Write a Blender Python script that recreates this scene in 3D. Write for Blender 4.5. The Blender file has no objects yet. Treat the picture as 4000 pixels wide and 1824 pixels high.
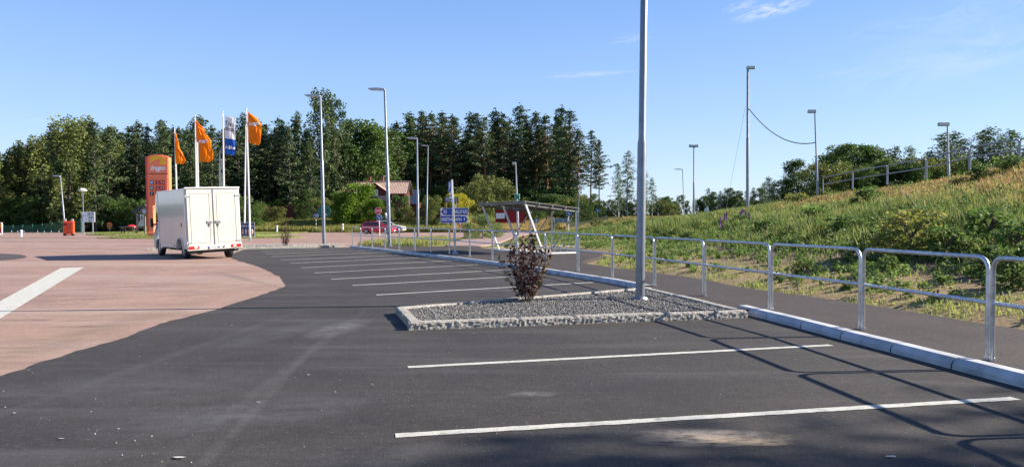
import bpy, math, random
import numpy as np
from mathutils import Vector, Matrix
R_ = math.radians
# ------------------------------------------------------------------ camera, sky, sun
sc = bpy.context.scene
CAMH = 1.6
F = 2900.0
PITCH = math.atan(52 / F)
cam = bpy.data.cameras.new('camera'); camo = bpy.data.objects.new('camera', cam)
sc.collection.objects.link(camo)
cam.sensor_width = 36.0; cam.lens = 36.0 * F / 4000
camo.location = (0, 0, CAMH); camo.rotation_euler = (math.pi / 2 - PITCH, 0, 0)
cam.clip_start = 0.05; cam.clip_end = 3000
sc.camera = camo
SUN_EL, SUN_AZ = 28.8, 84.5          # azimuth clockwise from +Y
w = bpy.data.worlds.new('World'); sc.world = w; w.use_nodes = True
nt = w.node_tree; nt.nodes.clear()
N = nt.nodes.new; Lk = nt.links.new
out = N('ShaderNodeOutputWorld'); bg = N('ShaderNodeBackground')
sky = N('ShaderNodeTexSky'); sky.sky_type = 'NISHITA'; sky.sun_disc = False
sky.sun_elevation = R_(SUN_EL); sky.sun_rotation = R_(SUN_AZ)
sky.air_density = 1.0; sky.dust_density = 0.25; sky.ozone_density = 4.0; sky.altitude = 100
bg.inputs['Strength'].default_value = 0.09
# thin cirrus wisps, placed by direction in the sky
tc = N('ShaderNodeTexCoord'); sep = N('ShaderNodeSeparateXYZ'); Lk(tc.outputs['Generated'], sep.inputs[0])
def math_(op, a, b=None, clamp=False):
    n = N('ShaderNodeMath'); n.operation = op; n.use_clamp = clamp
    for i, x in enumerate((a, b)):
        if x is None: continue
        if isinstance(x, (int, float)): n.inputs[i].default_value = x
        else: Lk(x, n.inputs[i])
    return n.outputs[0]
ysafe = math_('MAXIMUM', sep.outputs[1], 0.05)
ca = math_('DIVIDE', sep.outputs[0], ysafe); cb = math_('DIVIDE', sep.outputs[2], ysafe)
comb = N('ShaderNodeCombineXYZ'); Lk(ca, comb.inputs[0]); Lk(cb, comb.inputs[1])
total = None
for (u, v, hw, hh, rot, amt) in ((3010, 45, 175, 34, 14, 1.0), (2890, 30, 90, 26, 18, .45), (2470, 155, 110, 22, 10, .30), (2300, 292, 200, 13, 3, .55),
                                 (3800, 190, 600, 150, 16, .30), (3700, 60, 500, 60, 12, .22), (180, 470, 110, 10, 0, .25), (3280, 285, 110, 18, 10, .16)):
    cx, cy = (u - 2000) / F, (860 - v) / F
    mp = N('ShaderNodeMapping'); mp.vector_type = 'TEXTURE'
    mp.inputs['Location'].default_value = (cx, cy, 0); mp.inputs['Rotation'].default_value = (0, 0, R_(rot))
    mp.inputs['Scale'].default_value = (hw / F, hh / F, 1)
    Lk(comb.outputs[0], mp.inputs[0])
    gr = N('ShaderNodeTexGradient'); gr.gradient_type = 'SPHERICAL'; Lk(mp.outputs[0], gr.inputs[0])
    nz = N('ShaderNodeTexNoise'); nz.inputs['Scale'].default_value = 2.2; nz.inputs['Detail'].default_value = 7
    nz.inputs['Roughness'].default_value = .62; nz.inputs['Distortion'].default_value = 1.2
    mp2 = N('ShaderNodeMapping'); mp2.inputs['Scale'].default_value = (.8, .55, 1); mp2.inputs['Location'].default_value = (u * .13, v * .07, 0)
    Lk(mp.outputs[0], mp2.inputs[0]); Lk(mp2.outputs[0], nz.inputs[0])
    a = math_('MULTIPLY', math_('SUBTRACT', nz.outputs[0], .38), 3.2, True)
    b = math_('MULTIPLY', math_('MULTIPLY', math_('POWER', gr.outputs[0], .8), a), amt)
    total = b if total is None else math_('ADD', total, b, True)
mix = N('ShaderNodeMix'); mix.data_type = 'RGBA'
Lk(total, mix.inputs['Factor'])
hs = N('ShaderNodeHueSaturation'); hs.inputs['Saturation'].default_value = 0.96; hs.inputs['Hue'].default_value = 0.512
Lk(sky.outputs[0], hs.inputs['Color'])
grad = N('ShaderNodeValToRGB'); Lk(math_('MULTIPLY', sep.outputs[2], 1.0, True), grad.inputs[0])   # clear-sky colour by elevation
K_ = 1 / (0.09 * 2 ** 1.15) / 8
els = [(0.0, (.58, .71, .90)), (.06, (.50, .67, .92)), (.14, (.37, .58, .93)), (.28, (.215, .43, .86)), (.5, (.10, .26, .62)), (1.0, (.04, .12, .38))]
for i, (p_, c_) in enumerate(els):
    e_ = grad.color_ramp.elements[i] if i < 2 else grad.color_ramp.elements.new(p_)
    e_.position = p_; e_.color = (*[x * K_ for x in c_], 1)
gs = N('ShaderNodeVectorMath'); gs.operation = 'SCALE'; gs.inputs['Scale'].default_value = 8.0; Lk(grad.outputs[0], gs.inputs[0])
mx0 = N('ShaderNodeMix'); mx0.data_type = 'RGBA'; mx0.inputs['Factor'].default_value = .72
Lk(hs.outputs[0], mx0.inputs['A']); Lk(gs.outputs[0], mx0.inputs['B']); Lk(mx0.outputs['Result'], mix.inputs['A'])
mix.inputs['B'].default_value = (4.4, 4.6, 4.9, 1)
Lk(mix.outputs['Result'], bg.inputs['Color']); Lk(bg.outputs[0], out.inputs[0])
CLOUDMIX = mix
sl = bpy.data.lights.new('sun', 'SUN'); so = bpy.data.objects.new('sun', sl); sc.collection.objects.link(so)
sl.energy = 5.0; sl.angle = R_(0.5); sl.color = (1.0, 0.90, 0.76)
az, el = R_(SUN_AZ), R_(SUN_EL)
S = Vector((math.sin(az) * math.cos(el), math.cos(az) * math.cos(el), math.sin(el)))
so.rotation_euler = S.to_track_quat('Z', 'Y').to_euler(); so.location = (60, 10, 40)
sc.view_settings.view_transform = 'Standard'; sc.view_settings.look = 'None'
sc.view_settings.exposure = 1.3; sc.view_settings.gamma = 1.0; sc.view_settings.use_curve_mapping = False
sc.cycles.max_bounces = 6; sc.cycles.transparent_max_bounces = 6
# ------------------------------------------------------------------ helpers
cp, sp_ = math.cos(PITCH), math.sin(PITCH)
def ray(u, v):
    x = (u - 2000) / F; z = -(v - 912) / F
    return Vector((x, cp + z * sp_, -sp_ + z * cp))
def at(u, v, Y):
    d = ray(u, v); t = Y / d.y
    return Vector((d.x * t, Y, CAMH + d.z * t))
def G(u, v, z=0.0):
    d = ray(u, v); t = (z - CAMH) / d.z
    return Vector((d.x * t, d.y * t, z))
COL = sc.collection
def tag(o, label=None, cat=None, group=None, kind=None):
    if label: o['label'] = label
    if cat: o['category'] = cat
    if group: o['group'] = group
    if kind: o['kind'] = kind
    return o
def empty(name, loc, rz=0, label=None, cat=None, group=None):
    o = bpy.data.objects.new(name, None); COL.objects.link(o); o.location = loc; o.rotation_euler = (0, 0, rz)
    o.empty_display_size = .2
    return tag(o, label, cat, group)
def link(name, me, mat=None, parent=None):
    o = bpy.data.objects.new(name, me); COL.objects.link(o)
    if mat is not None and len(me.materials) == 0: me.materials.append(mat)
    if parent is not None: o.parent = parent
    return o
class MB:
    def __init__(s): s.v = []; s.f = []; s.m = []; s.sm = []
    def add(s, vs, fs, mi=0, smooth=False):
        b = len(s.v); s.v += [tuple(p) for p in vs]
        for f in fs: s.f.append(tuple(b + i for i in f)); s.m.append(mi); s.sm.append(smooth)
        return s
    def box(s, c, d, rot=None, mi=0, bev=0):
        hx, hy, hz = d[0] / 2, d[1] / 2, d[2] / 2
        if bev:
            k = bev; pts = []; fs = []
            # chamfered box
            vs = []
            idx = {}
            for ax in range(3):
                for sx in (-1, 1):
                    for sy in (-1, 1):
                        for sz in (-1, 1):
                            p = [sx * (hx - k), sy * (hy - k), sz * (hz - k)]
                            p[ax] = (sx, sy, sz)[ax] * (hx, hy, hz)[ax]
                            idx[(ax, sx, sy, sz)] = len(vs); vs.append(tuple(p))
            for sg in (-1, 1):
                fs.append([idx[(0, sg, a, b)] for a, b in ((-1, -1), (1, -1), (1, 1), (-1, 1))][::sg])
                fs.append([idx[(1, a, sg, b)] for a, b in ((-1, -1), (1, -1), (1, 1), (-1, 1))][::-sg])
                fs.append([idx[(2, a, b, sg)] for a, b in ((-1, -1), (1, -1), (1, 1), (-1, 1))][::sg])
            for a in (-1, 1):
                for b in (-1, 1):
                    fs.append([idx[(0, a, b, -1)], idx[(0, a, b, 1)], idx[(1, a, b, 1)], idx[(1, a, b, -1)]][::-a * b])
                    fs.append([idx[(0, a, -1, b)], idx[(0, a, 1, b)], idx[(2, a, 1, b)], idx[(2, a, -1, b)]][::a * b])
                    fs.append([idx[(1, -1, a, b)], idx[(1, 1, a, b)], idx[(2, 1, a, b)], idx[(2, -1, a, b)]][::-a * b])
                    for cc in (-1, 1):
                        fs.append([idx[(0, a, b, cc)], idx[(1, a, b, cc)], idx[(2, a, b, cc)]][::a * b * cc])
        else:
            vs = [(x, y, z) for x in (-hx, hx) for y in (-hy, hy) for z in (-hz, hz)]
            fs = [(0, 1, 3, 2), (4, 6, 7, 5), (0, 4, 5, 1), (2, 3, 7, 6), (0, 2, 6, 4), (1, 5, 7, 3)]
        M = rot if rot is not None else Matrix.Identity(3)
        return s.add([M @ Vector(p) + Vector(c) for p in vs], fs, mi)
    def tube(s, pts, r, n=10, mi=0, cap=True, closed=False):
        pts = [Vector(p) for p in pts]; k = len(pts)
        rs = r if isinstance(r, (list, tuple)) else [r] * k
        t0 = (pts[1] - pts[0]).normalized()
        a = t0.orthogonal().normalized(); vs = []
        for i, p in enumerate(pts):
            if i == 0: t = pts[1] - pts[0]
            elif i == k - 1: t = pts[-1] - pts[-2]
            else: t = (pts[i + 1] - p).normalized() + (p - pts[i - 1]).normalized()
            t = t.normalized(); a = (a - t * a.dot(t)).normalized(); b = t.cross(a)
            for j in range(n):
                q = 2 * math.pi * j / n
                vs.append(p + (a * math.cos(q) + b * math.sin(q)) * rs[i])
        fs = [(i * n + j, i * n + (j + 1) % n, (i + 1) * n + (j + 1) % n, (i + 1) * n + j) for i in range(k - 1) for j in range(n)]
        s.add(vs, fs, mi, True)
        if cap:
            s.add(vs[:n], [tuple(range(n))[::-1]], mi); s.add(vs[-n:], [tuple(range(n))], mi)
        return s
    def bar(s, p0, p1, wx, wy, mi=0, up=(0, 0, 1)):
        p0, p1 = Vector(p0), Vector(p1); t = (p1 - p0).normalized(); u = Vector(up)
        if abs(t.dot(u)) > .95: u = Vector((0, 1, 0))
        a = t.cross(u).normalized(); b = a.cross(t)
        vs = [p + a * sx * wx / 2 + b * sy * wy / 2 for p in (p0, p1) for sx, sy in ((-1, -1), (1, -1), (1, 1), (-1, 1))]
        return s.add(vs, [(3, 2, 1, 0), (4, 5, 6, 7), (0, 1, 5, 4), (1, 2, 6, 5), (2, 3, 7, 6), (3, 0, 4, 7)], mi)
    def prism(s, poly, axis, a0, a1, mi=0):
        # poly: 2-D points; axis 'x','y','z' = extrusion axis
        def P(p, a):
            return {'x': (a, p[0], p[1]), 'y': (p[0], a, p[1]), 'z': (p[0], p[1], a)}[axis]
        n = len(poly); vs = [P(p, a0) for p in poly] + [P(p, a1) for p in poly]
        fs = [tuple(range(n)), tuple(range(n, 2 * n))[::-1]] + [(i, n + i, n + (i + 1) % n, (i + 1) % n) for i in range(n)]
        return s.add(vs, fs, mi)
    def disc(s, c, r, nrm, th=.01, n=28, mi=0):
        nrm = Vector(nrm).normalized(); return s.tube([Vector(c) - nrm * th / 2, Vector(c) + nrm * th / 2], r, n, mi)
    def build(s, name, mats, parent=None, xf=None):
        me = bpy.data.meshes.new(name)
        vs = s.v if xf is None else [tuple(xf @ Vector(p)) for p in s.v]
        me.from_pydata(vs, [], s.f)
        for m in (mats if isinstance(mats, (list, tuple)) else [mats]): me.materials.append(m)
        me.polygons.foreach_set('material_index', s.m); me.polygons.foreach_set('use_smooth', s.sm)
        me.update()
        return link(name, me, None, parent)
def fix_normals(o):
    import bmesh
    bm = bmesh.new(); bm.from_mesh(o.data); bmesh.ops.recalc_face_normals(bm, faces=bm.faces); bm.to_mesh(o.data); bm.free(); return o
# ---- materials
def nodes(m):
    m.use_nodes = True; t = m.node_tree; return t, t.nodes['Principled BSDF']
def pmat(name, col, rough=.6, metal=0., var=.12, scale=6., bump=0., bscale=40., coat=0., spec=.5, streak=None):
    m = bpy.data.materials.new(name); t, b = nodes(m)
    b.inputs['Roughness'].default_value = rough; b.inputs['Metallic'].default_value = metal
    b.inputs['Specular IOR Level'].default_value = spec
    if coat: b.inputs['Coat Weight'].default_value = coat; b.inputs['Coat Roughness'].default_value = .06
    tx = t.nodes.new('ShaderNodeTexCoord'); nz = t.nodes.new('ShaderNodeTexNoise')
    nz.inputs['Scale'].default_value = scale; nz.inputs['Detail'].default_value = 5
    if streak:
        mp = t.nodes.new('ShaderNodeMapping'); mp.inputs['Scale'].default_value = streak
        t.links.new(tx.outputs['Object'], mp.inputs[0]); t.links.new(mp.outputs[0], nz.inputs[0])
    else: t.links.new(tx.outputs['Object'], nz.inputs[0])
    r = t.nodes.new('ShaderNodeValToRGB'); r.color_ramp.elements[0].position = .3; r.color_ramp.elements[1].position = .7
    r.color_ramp.elements[0].color = (*[c * (1 - var) for c in col], 1); r.color_ramp.elements[1].color = (*[min(1, c * (1 + var)) for c in col], 1)
    t.links.new(nz.outputs[0], r.inputs[0]); t.links.new(r.outputs[0], b.inputs['Base Color'])
    if bump:
        n2 = t.nodes.new('ShaderNodeTexNoise'); n2.inputs['Scale'].default_value = bscale; n2.inputs['Detail'].default_value = 3
        t.links.new(tx.outputs['Object'], n2.inputs[0])
        bp = t.nodes.new('ShaderNodeBump'); bp.inputs['Strength'].default_value = bump; bp.inputs['Distance'].default_value = .02
        t.links.new(n2.outputs[0], bp.inputs['Height']); t.links.new(bp.outputs[0], b.inputs['Normal'])
    return m
def leafmat(name, c0, c1, trans=.35, scale=.7, attr=False, rough=.6, rnd=.25):
    m = bpy.data.materials.new(name); m.use_nodes = True; t = m.node_tree; t.nodes.clear()
    o = t.nodes.new('ShaderNodeOutputMaterial'); b = t.nodes.new('ShaderNodeBsdfPrincipled'); tr = t.nodes.new('ShaderNodeBsdfTranslucent'); mx = t.nodes.new('ShaderNodeMixShader')
    b.inputs['Roughness'].default_value = rough; b.inputs['Specular IOR Level'].default_value = .3; mx.inputs[0].default_value = trans
    tx = t.nodes.new('ShaderNodeTexCoord')
    if attr:
        at_ = t.nodes.new('ShaderNodeAttribute'); at_.attribute_name = 'col'; src = at_.outputs['Color']
    else:
        nz = t.nodes.new('ShaderNodeTexNoise'); nz.inputs['Scale'].default_value = scale; nz.inputs['Detail'].default_value = 4
        t.links.new(tx.outputs['Object'], nz.inputs[0])
        r = t.nodes.new('ShaderNodeValToRGB'); r.color_ramp.elements[0].position = .38; r.color_ramp.elements[1].position = .62
        r.color_ramp.elements[0].color = (*c0, 1); r.color_ramp.elements[1].color = (*c1, 1)
        t.links.new(nz.outputs[0], r.inputs[0]); src = r.outputs[0]
    oi = t.nodes.new('ShaderNodeObjectInfo'); mr = t.nodes.new('ShaderNodeMapRange'); mr.inputs['To Min'].default_value = 1 - rnd; mr.inputs['To Max'].default_value = 1 + rnd
    t.links.new(oi.outputs['Random'], mr.inputs['Value'])
    h = t.nodes.new('ShaderNodeHueSaturation'); t.links.new(src, h.inputs['Color']); t.links.new(mr.outputs[0], h.inputs['Value'])
    t.links.new(h.outputs[0], b.inputs['Base Color']); t.links.new(h.outputs[0], tr.inputs['Color'])
    t.links.new(b.outputs[0], mx.inputs[1]); t.links.new(tr.outputs[0], mx.inputs[2]); t.links.new(mx.outputs[0], o.inputs[0])
    return m
# ---- text as mesh
def text_mesh(txt, size=1, ext=0.0, bold=0.0, shear=0.0, width=None, align='CENTER'):
    c = bpy.data.curves.new('text', 'FONT'); c.body = txt; c.size = size; c.extrude = ext; c.offset = bold * size * .8; c.shear = shear
    c.align_x = align; c.align_y = 'CENTER'; c.resolution_u = 3
    o = bpy.data.objects.new('text', c); COL.objects.link(o)
    bpy.context.view_layer.update()
    me = bpy.data.meshes.new_from_object(o.evaluated_get(bpy.context.evaluated_depsgraph_get()))
    bpy.data.objects.remove(o); bpy.data.curves.remove(c)
    n = len(me.vertices); co = np.empty(n * 3); me.vertices.foreach_get('co', co); co = co.reshape(-1, 3)
    w = co[:, 0].max() - co[:, 0].min(); cx = (co[:, 0].max() + co[:, 0].min()) / 2; cz = (co[:, 1].max() + co[:, 1].min()) / 2
    hgt = co[:, 1].max() - co[:, 1].min()
    co[:, 0] -= cx; co[:, 1] -= cz
    if width: co[:, 0] *= width / w; co[:, 1] *= size / hgt
    me.vertices.foreach_set('co', co.ravel()); me.update(); me.materials.clear()
    return me
def put_text(name, txt, mat, parent, c, w, h, right=(1, 0, 0), up=(0, 0, 1), bold=0.02, shear=0., ext=.004):
    me = text_mesh(txt, h, ext, bold, shear, w)
    rr = Vector(right).normalized(); uu = Vector(up).normalized(); nn = rr.cross(uu)
    M = Matrix((rr, uu, nn)).transposed()
    for v_ in me.vertices: v_.co = M @ v_.co + Vector(c)
    o = link(name, me, mat, parent); return o
# ---- noise
def vnoise(x, y, seed=0):
    xi = np.floor(x).astype(np.int64); yi = np.floor(y).astype(np.int64); fx = x - xi; fy = y - yi
    fx = fx * fx * (3 - 2 * fx); fy = fy * fy * (3 - 2 * fy)
    def h(a, b):
        q = (a * 374761393 + b * 668265263 + seed * 974634777) & 0xffffffff
        q = ((q ^ (q >> 13)) * 1274126177) & 0xffffffff
        return ((q ^ (q >> 16)) & 0xffff) / 65535.0
    return (h(xi, yi) * (1 - fx) + h(xi + 1, yi) * fx) * (1 - fy) + (h(xi, yi + 1) * (1 - fx) + h(xi + 1, yi + 1) * fx) * fy
def fbm(x, y, seed=0, o=4):
    r = 0; a = .5; s = 0
    for i in range(o): r = r + a * vnoise(x * 2 ** i, y * 2 ** i, seed + i * 17); s += a; a *= .55
    return r / s
def sstep(a, b, x): t = np.clip((x - a) / (b - a), 0, 1); return t * t * (3 - 2 * t)
# ---- terrain
FOOT = [(-30, 9.6), (0, 9.0), (6, 8.0), (10.2, 7.06), (12.15, 6.6), (14, 6.1), (16.2, 5.3), (19, 4.8), (21.2, 4.07), (23.5, 3.3), (26.4, 2.9), (29, 3.3), (32, 4.6), (36, 4.4), (40, 3.0), (44, 1.2), (52, .5), (60, 1.0), (80, 2.5), (100, 3.5), (400, 3.5)]
FY = np.array([p[0] for p in FOOT], float); FX = np.array([p[1] for p in FOOT], float)
def foot(y): return np.interp(y, FY, FX)
def crestx(y): return np.interp(y, [-30, 0, 60, 100, 160], [26, 24, 23, 15, 14])
def cresth(y): return np.interp(y, [-30, 0, 30, 35, 39, 44, 55, 62, 75, 85, 105, 130, 170], [4.4, 4.2, 3.95, 3.8, 3.45, 3.2, 3.0, 2.55, 1.95, 1.7, 1.75, 2.1, 2.6])
def terr(x, y):
    x = np.asarray(x, float); y = np.asarray(y, float)
    f = foot(y); c = crestx(y); h = cresth(y)
    t = np.clip((x - f) / (c - f), 0, 1.15)
    near = np.clip((x - f) / 2.4, 0, 1)
    z = h * (0.35 * np.minimum(t, 1) + 0.65 * np.minimum(t, 1) ** 1.9)
    z = z + (fbm(x * .35, y * .35, 3) - .5) * .4 * sstep(1.5, 5, x - f) * (1 - .6 * sstep(.9, 1.0, t)) - .04 * sstep(1.5, 5, x - f)
    z = z + .10 * near * (x > f - 1)
    bank = 1.25 * sstep(97, 114, y) * (1 - sstep(4, 14, x)) * sstep(-75, -45, x) * (1 - .0 * x)
    z = z + bank
    inside = (x < f + .05)
    return np.where(inside, np.maximum(bank, 0) - .03, z - .03 + .08 * np.clip((x - f) / .5, 0, 1))
def tz(x, y): return float(terr(x, y))
rng = np.random.default_rng(7); random.seed(7)
# ------------------------------------------------------------------ materials
M = {}
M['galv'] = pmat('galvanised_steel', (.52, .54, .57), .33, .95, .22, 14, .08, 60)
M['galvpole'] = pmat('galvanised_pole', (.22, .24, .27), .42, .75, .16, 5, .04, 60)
M['alu'] = pmat('white_flagpole', (.75, .75, .74), .35, .1, .04)
M['white'] = pmat('white_paint', (.80, .80, .78), .35, 0, .03, 3, coat=.3)
M['vanwhite'] = pmat('van_white_paint', (.58, .565, .50), .14, 0, .035, 1.5, coat=.6)
M['seam'] = pmat('dark_rubber_seam', (.16, .16, .16), .7)
M['black'] = pmat('black_plastic', (.02, .02, .022), .5)
M['tyre'] = pmat('tyre_rubber', (.018, .018, .02), .8, 0, .2, 20)
M['rim'] = pmat('wheel_rim', (.35, .35, .36), .4, .7)
M['glass'] = pmat('dark_glass', (.02, .025, .03), .06, 0, .1, spec=.8)
M['redlens'] = pmat('red_lens', (.65, .02, .02), .15, 0, .1, coat=.5)
M['clearlens'] = pmat('clear_lens', (.7, .55, .5), .15, 0, .1, coat=.5)
M['blue'] = pmat('sign_blue', (.008, .06, .32), .45, 0, .08)
M['signwhite'] = pmat('sign_white', (.82, .83, .84), .45, 0, .04)
M['signred'] = pmat('sign_red', (.62, .02, .03), .45, 0, .08)
M['green'] = pmat('sign_green', (.01, .13, .09), .5, 0, .15)
M['signback'] = pmat('sign_back_grey', (.16, .22, .27), .5, .3, .1)
M['totem'] = pmat('totem_orange_red', (1.0, .23, .10), .4, 0, .05, 1.2)
M['totemside'] = pmat('totem_side_red', (.66, .07, .05), .4, 0, .05)
M['yellow'] = pmat('logo_yellow', (.95, .50, .01), .4, 0, .04)
M['flagorange'] = leafmat('flag_orange', (.88, .19, .004), (.95, .27, .006), .45, .6, rnd=.03)
M['flagwhite'] = leafmat('flag_white', (.78, .79, .82), (.85, .86, .88), .4, .6, rnd=.02)
M['flagblue'] = leafmat('flag_blue', (.015, .10, .46), (.02, .13, .52), .4, .6, rnd=.02)
M['concrete'] = pmat('kerb_concrete', (.42, .43, .45), .8, 0, .26, 3.1, .35, 90)
M['granite'] = pmat('granite', (.30, .28, .245), .85, 0, .28, 10, .5, 26)
M['mark'] = pmat('road_marking_white', (.50, .49, .43), .6, 0, .14, 7, .3, 120)
def chip(m):
    t = m.node_tree; b = t.nodes['Principled BSDF']; src = b.inputs['Base Color'].links[0].from_socket; g = t.nodes.new('ShaderNodeNewGeometry')
    f = None
    for sc_, lo, hi, amt in ((70, .56, .66, .8), (9, .56, .68, .45)):
        n = t.nodes.new('ShaderNodeTexNoise'); n.inputs['Scale'].default_value = sc_; n.inputs['Detail'].default_value = 4; n.inputs['Roughness'].default_value = .7; t.links.new(g.outputs['Position'], n.inputs[0])
        mr = t.nodes.new('ShaderNodeMapRange'); mr.inputs['From Min'].default_value = lo; mr.inputs['From Max'].default_value = hi; mr.inputs['To Max'].default_value = amt; t.links.new(n.outputs[0], mr.inputs[0])
        x = t.nodes.new('ShaderNodeMix'); x.data_type = 'RGBA'; t.links.new(mr.outputs[0], x.inputs['Factor']); t.links.new(src, x.inputs['A']); x.inputs['B'].default_value = (.09, .085, .08, 1); src = x.outputs['Result']
    t.links.new(src, b.inputs['Base Color'])
chip(M['mark'])
M['redwood'] = pmat('falu_red_board', (.11, .018, .015), .8, 0, .25, 3, streak=(8, 8, .5))
M['darkred'] = pmat('dark_red_fence_board', (.16, .028, .024), .85, 0, .3, 3, streak=(8, 8, .5))
M['rooftile'] = pmat('clay_roof_tile', (.36, .25, .20), .75, 0, .15, 1.5)
M['brick'] = pmat('chimney_brick', (.26, .10, .06), .85, 0, .2, 12)
M['darkroof'] = pmat('dark_roof', (.05, .045, .045), .7)
M['wood'] = pmat('weathered_wood', (.26, .20, .15), .85, 0, .3, 5, streak=(10, 10, .6))
M['bark'] = pmat('dark_bark', (.10, .085, .07), .9, 0, .35, 3)
M['pinebark'] = pmat('pine_bark', (.27, .13, .075), .9, 0, .35, 1.2)
M['birchbark'] = pmat('birch_bark', (.42, .40, .37), .8, 0, .45, 2.5)
M['carred'] = pmat('red_car_paint', (.52, .015, .045), .25, .1, .04, coat=.7)
M['led'] = pmat('led_panel', (.30, .012, .02), .4)
M['roofmetal'] = pmat('shelter_roof_sheet', (.20, .20, .19), .55, .3, .25, 3)
M['shelter'] = pmat('shelter_steel', (.72, .72, .71), .45, .0, .08)
M['orange'] = pmat('warning_orange_red', (.85, .09, .02), .4, 0, .08)
M['greenwire'] = pmat('green_fence_wire', (.01, .075, .05), .6)
M['paper'] = pmat('pale_litter', (.40, .39, .36), .7)
# ------------------------------------------------------------------ ground materials
def asphalt(name, c_lo, c_hi, speck, speck_amt, stains=(), streaks=None, rough=.85):
    m = bpy.data.materials.new(name); t, b = nodes(m); n = t.nodes.new; l = t.links.new
    geo = n('ShaderNodeNewGeometry')
    def noise(scale, det=4, ro=.55, loc=(0, 0, 0), sc3=(1, 1, 1), dist=0, rot=0):
        mp = n('ShaderNodeMapping'); mp.inputs['Location'].default_value = loc; mp.inputs['Scale'].default_value = sc3; mp.inputs['Rotation'].default_value = (0, 0, rot)
        l(geo.outputs['Position'], mp.inputs[0]); z = n('ShaderNodeTexNoise'); z.inputs['Scale'].default_value = scale
        z.inputs['Detail'].default_value = det; z.inputs['Roughness'].default_value = ro; z.inputs['Distortion'].default_value = dist; l(mp.outputs[0], z.inputs[0]); return z.outputs[0]
    def ramp(src, p0, p1, c0, c1):
        r = n('ShaderNodeValToRGB'); r.color_ramp.elements[0].position = p0; r.color_ramp.elements[1].position = p1
        r.color_ramp.elements[0].color = (*c0, 1); r.color_ramp.elements[1].color = (*c1, 1); l(src, r.inputs[0]); return r.outputs[0]
    def mixc(f, a, bb, mode='MIX'):
        x = n('ShaderNodeMix'); x.data_type = 'RGBA'; x.blend_type = mode
        for sock, val in (('Factor', f), ('A', a), ('B', bb)):
            if isinstance(val, (int, float)): x.inputs[sock].default_value = val
            elif isinstance(val, tuple): x.inputs[sock].default_value = (*val, 1)
            else: l(val, x.inputs[sock])
        return x.outputs['Result']
    def mth(op, a, bb, cl=False):
        x = n('ShaderNodeMath'); x.operation = op; x.use_clamp = cl
        for i, val in enumerate((a, bb)):
            if isinstance(val, (int, float)): x.inputs[i].default_value = val
            else: l(val, x.inputs[i])
        return x.outputs[0]
    base = ramp(noise(.55, 6, .6), .3, .7, c_lo, c_hi)
    fine = noise(70, 3, .7)
    base = mixc(.75, base, ramp(fine, .3, .72, (.62, .62, .62), (1.38, 1.38, 1.38)), 'MULTIPLY')
    fine2 = noise(11, 4, .7)
    base = mixc(.8, base, ramp(fine2, .25, .75, (.66, .66, .66), (1.36, 1.36, 1.36)), 'MULTIPLY')
    base = mixc(.8, base, ramp(noise(2.6, 5, .7, (4, 4, 0)), .3, .7, (.84, .84, .86), (1.18, 1.17, 1.15)), 'MULTIPLY')
    base = mixc(.8, base, ramp(noise(30, 2, .8, (4, 9, 0)), .3, .7, (.72, .72, .72), (1.3, 1.3, 1.3)), 'MULTIPLY')
    vor = n('ShaderNodeTexVoronoi'); vor.inputs['Scale'].default_value = 42; l(geo.outputs['Position'], vor.inputs[0])
    sepc = n('ShaderNodeSeparateColor'); l(vor.outputs['Color'], sepc.inputs[0])
    f = mth('MULTIPLY', mth('GREATER_THAN', sepc.outputs[0], .965), mth('LESS_THAN', vor.outputs['Distance'], .34))
    base = mixc(mth('MULTIPLY', f, speck_amt), base, speck)
    if streaks:
        for (rot, sc3, loc, p0, p1, colr, amt) in streaks:
            s = noise(1, 5, .6, loc, sc3, .6, rot)
            fx = n('ShaderNodeMapRange'); fx.inputs['From Min'].default_value = p0; fx.inputs['From Max'].default_value = p1; l(s, fx.inputs[0])
            base = mixc(mth('MULTIPLY', fx.outputs[0], amt), base, colr)
    for (x, y, rx, ry, rot, colr, amt, nsc) in stains:
        mp = n('ShaderNodeMapping'); mp.vector_type = 'TEXTURE'; mp.inputs['Location'].default_value = (x, y, 0); mp.inputs['Rotation'].default_value = (0, 0, R_(rot)); mp.inputs['Scale'].default_value = (rx, ry, 1)
        sep = n('ShaderNodeVectorMath'); sep.operation = 'MULTIPLY'; sep.inputs[1].default_value = (1, 1, 0); l(geo.outputs['Position'], mp.inputs[0]); l(mp.outputs[0], sep.inputs[0])
        gr = n('ShaderNodeTexGradient'); gr.gradient_type = 'SPHERICAL'; l(sep.outputs[0], gr.inputs[0])
        ns = noise(nsc, 6, .7, (x, y, 0), (1, 2.2, 1))
        k = mth('MULTIPLY', mth('POWER', gr.outputs[0], .7), mth('MULTIPLY', mth('SUBTRACT', ns, .36), 4.5, True), True)
        base = mixc(mth('MULTIPLY', k, amt), base, colr)
    l(base, b.inputs['Base Color']); b.inputs['Roughness'].default_value = rough; b.inputs['Specular IOR Level'].default_value = .35
    bp = n('ShaderNodeBump'); bp.inputs['Strength'].default_value = .55; bp.inputs['Distance'].default_value = .012
    l(mth('ADD', fine, mth('MULTIPLY', noise(25, 2), .6)), bp.inputs['Height']); l(bp.outputs[0], b.inputs['Normal'])
    return m
def gp(u, v): p = G(u, v); return p.x, p.y
sx, sy = gp(2790, 1712)
a1 = gp(1330, 1280); a2 = gp(950, 1620); a3 = gp(1090, 1300)
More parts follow.
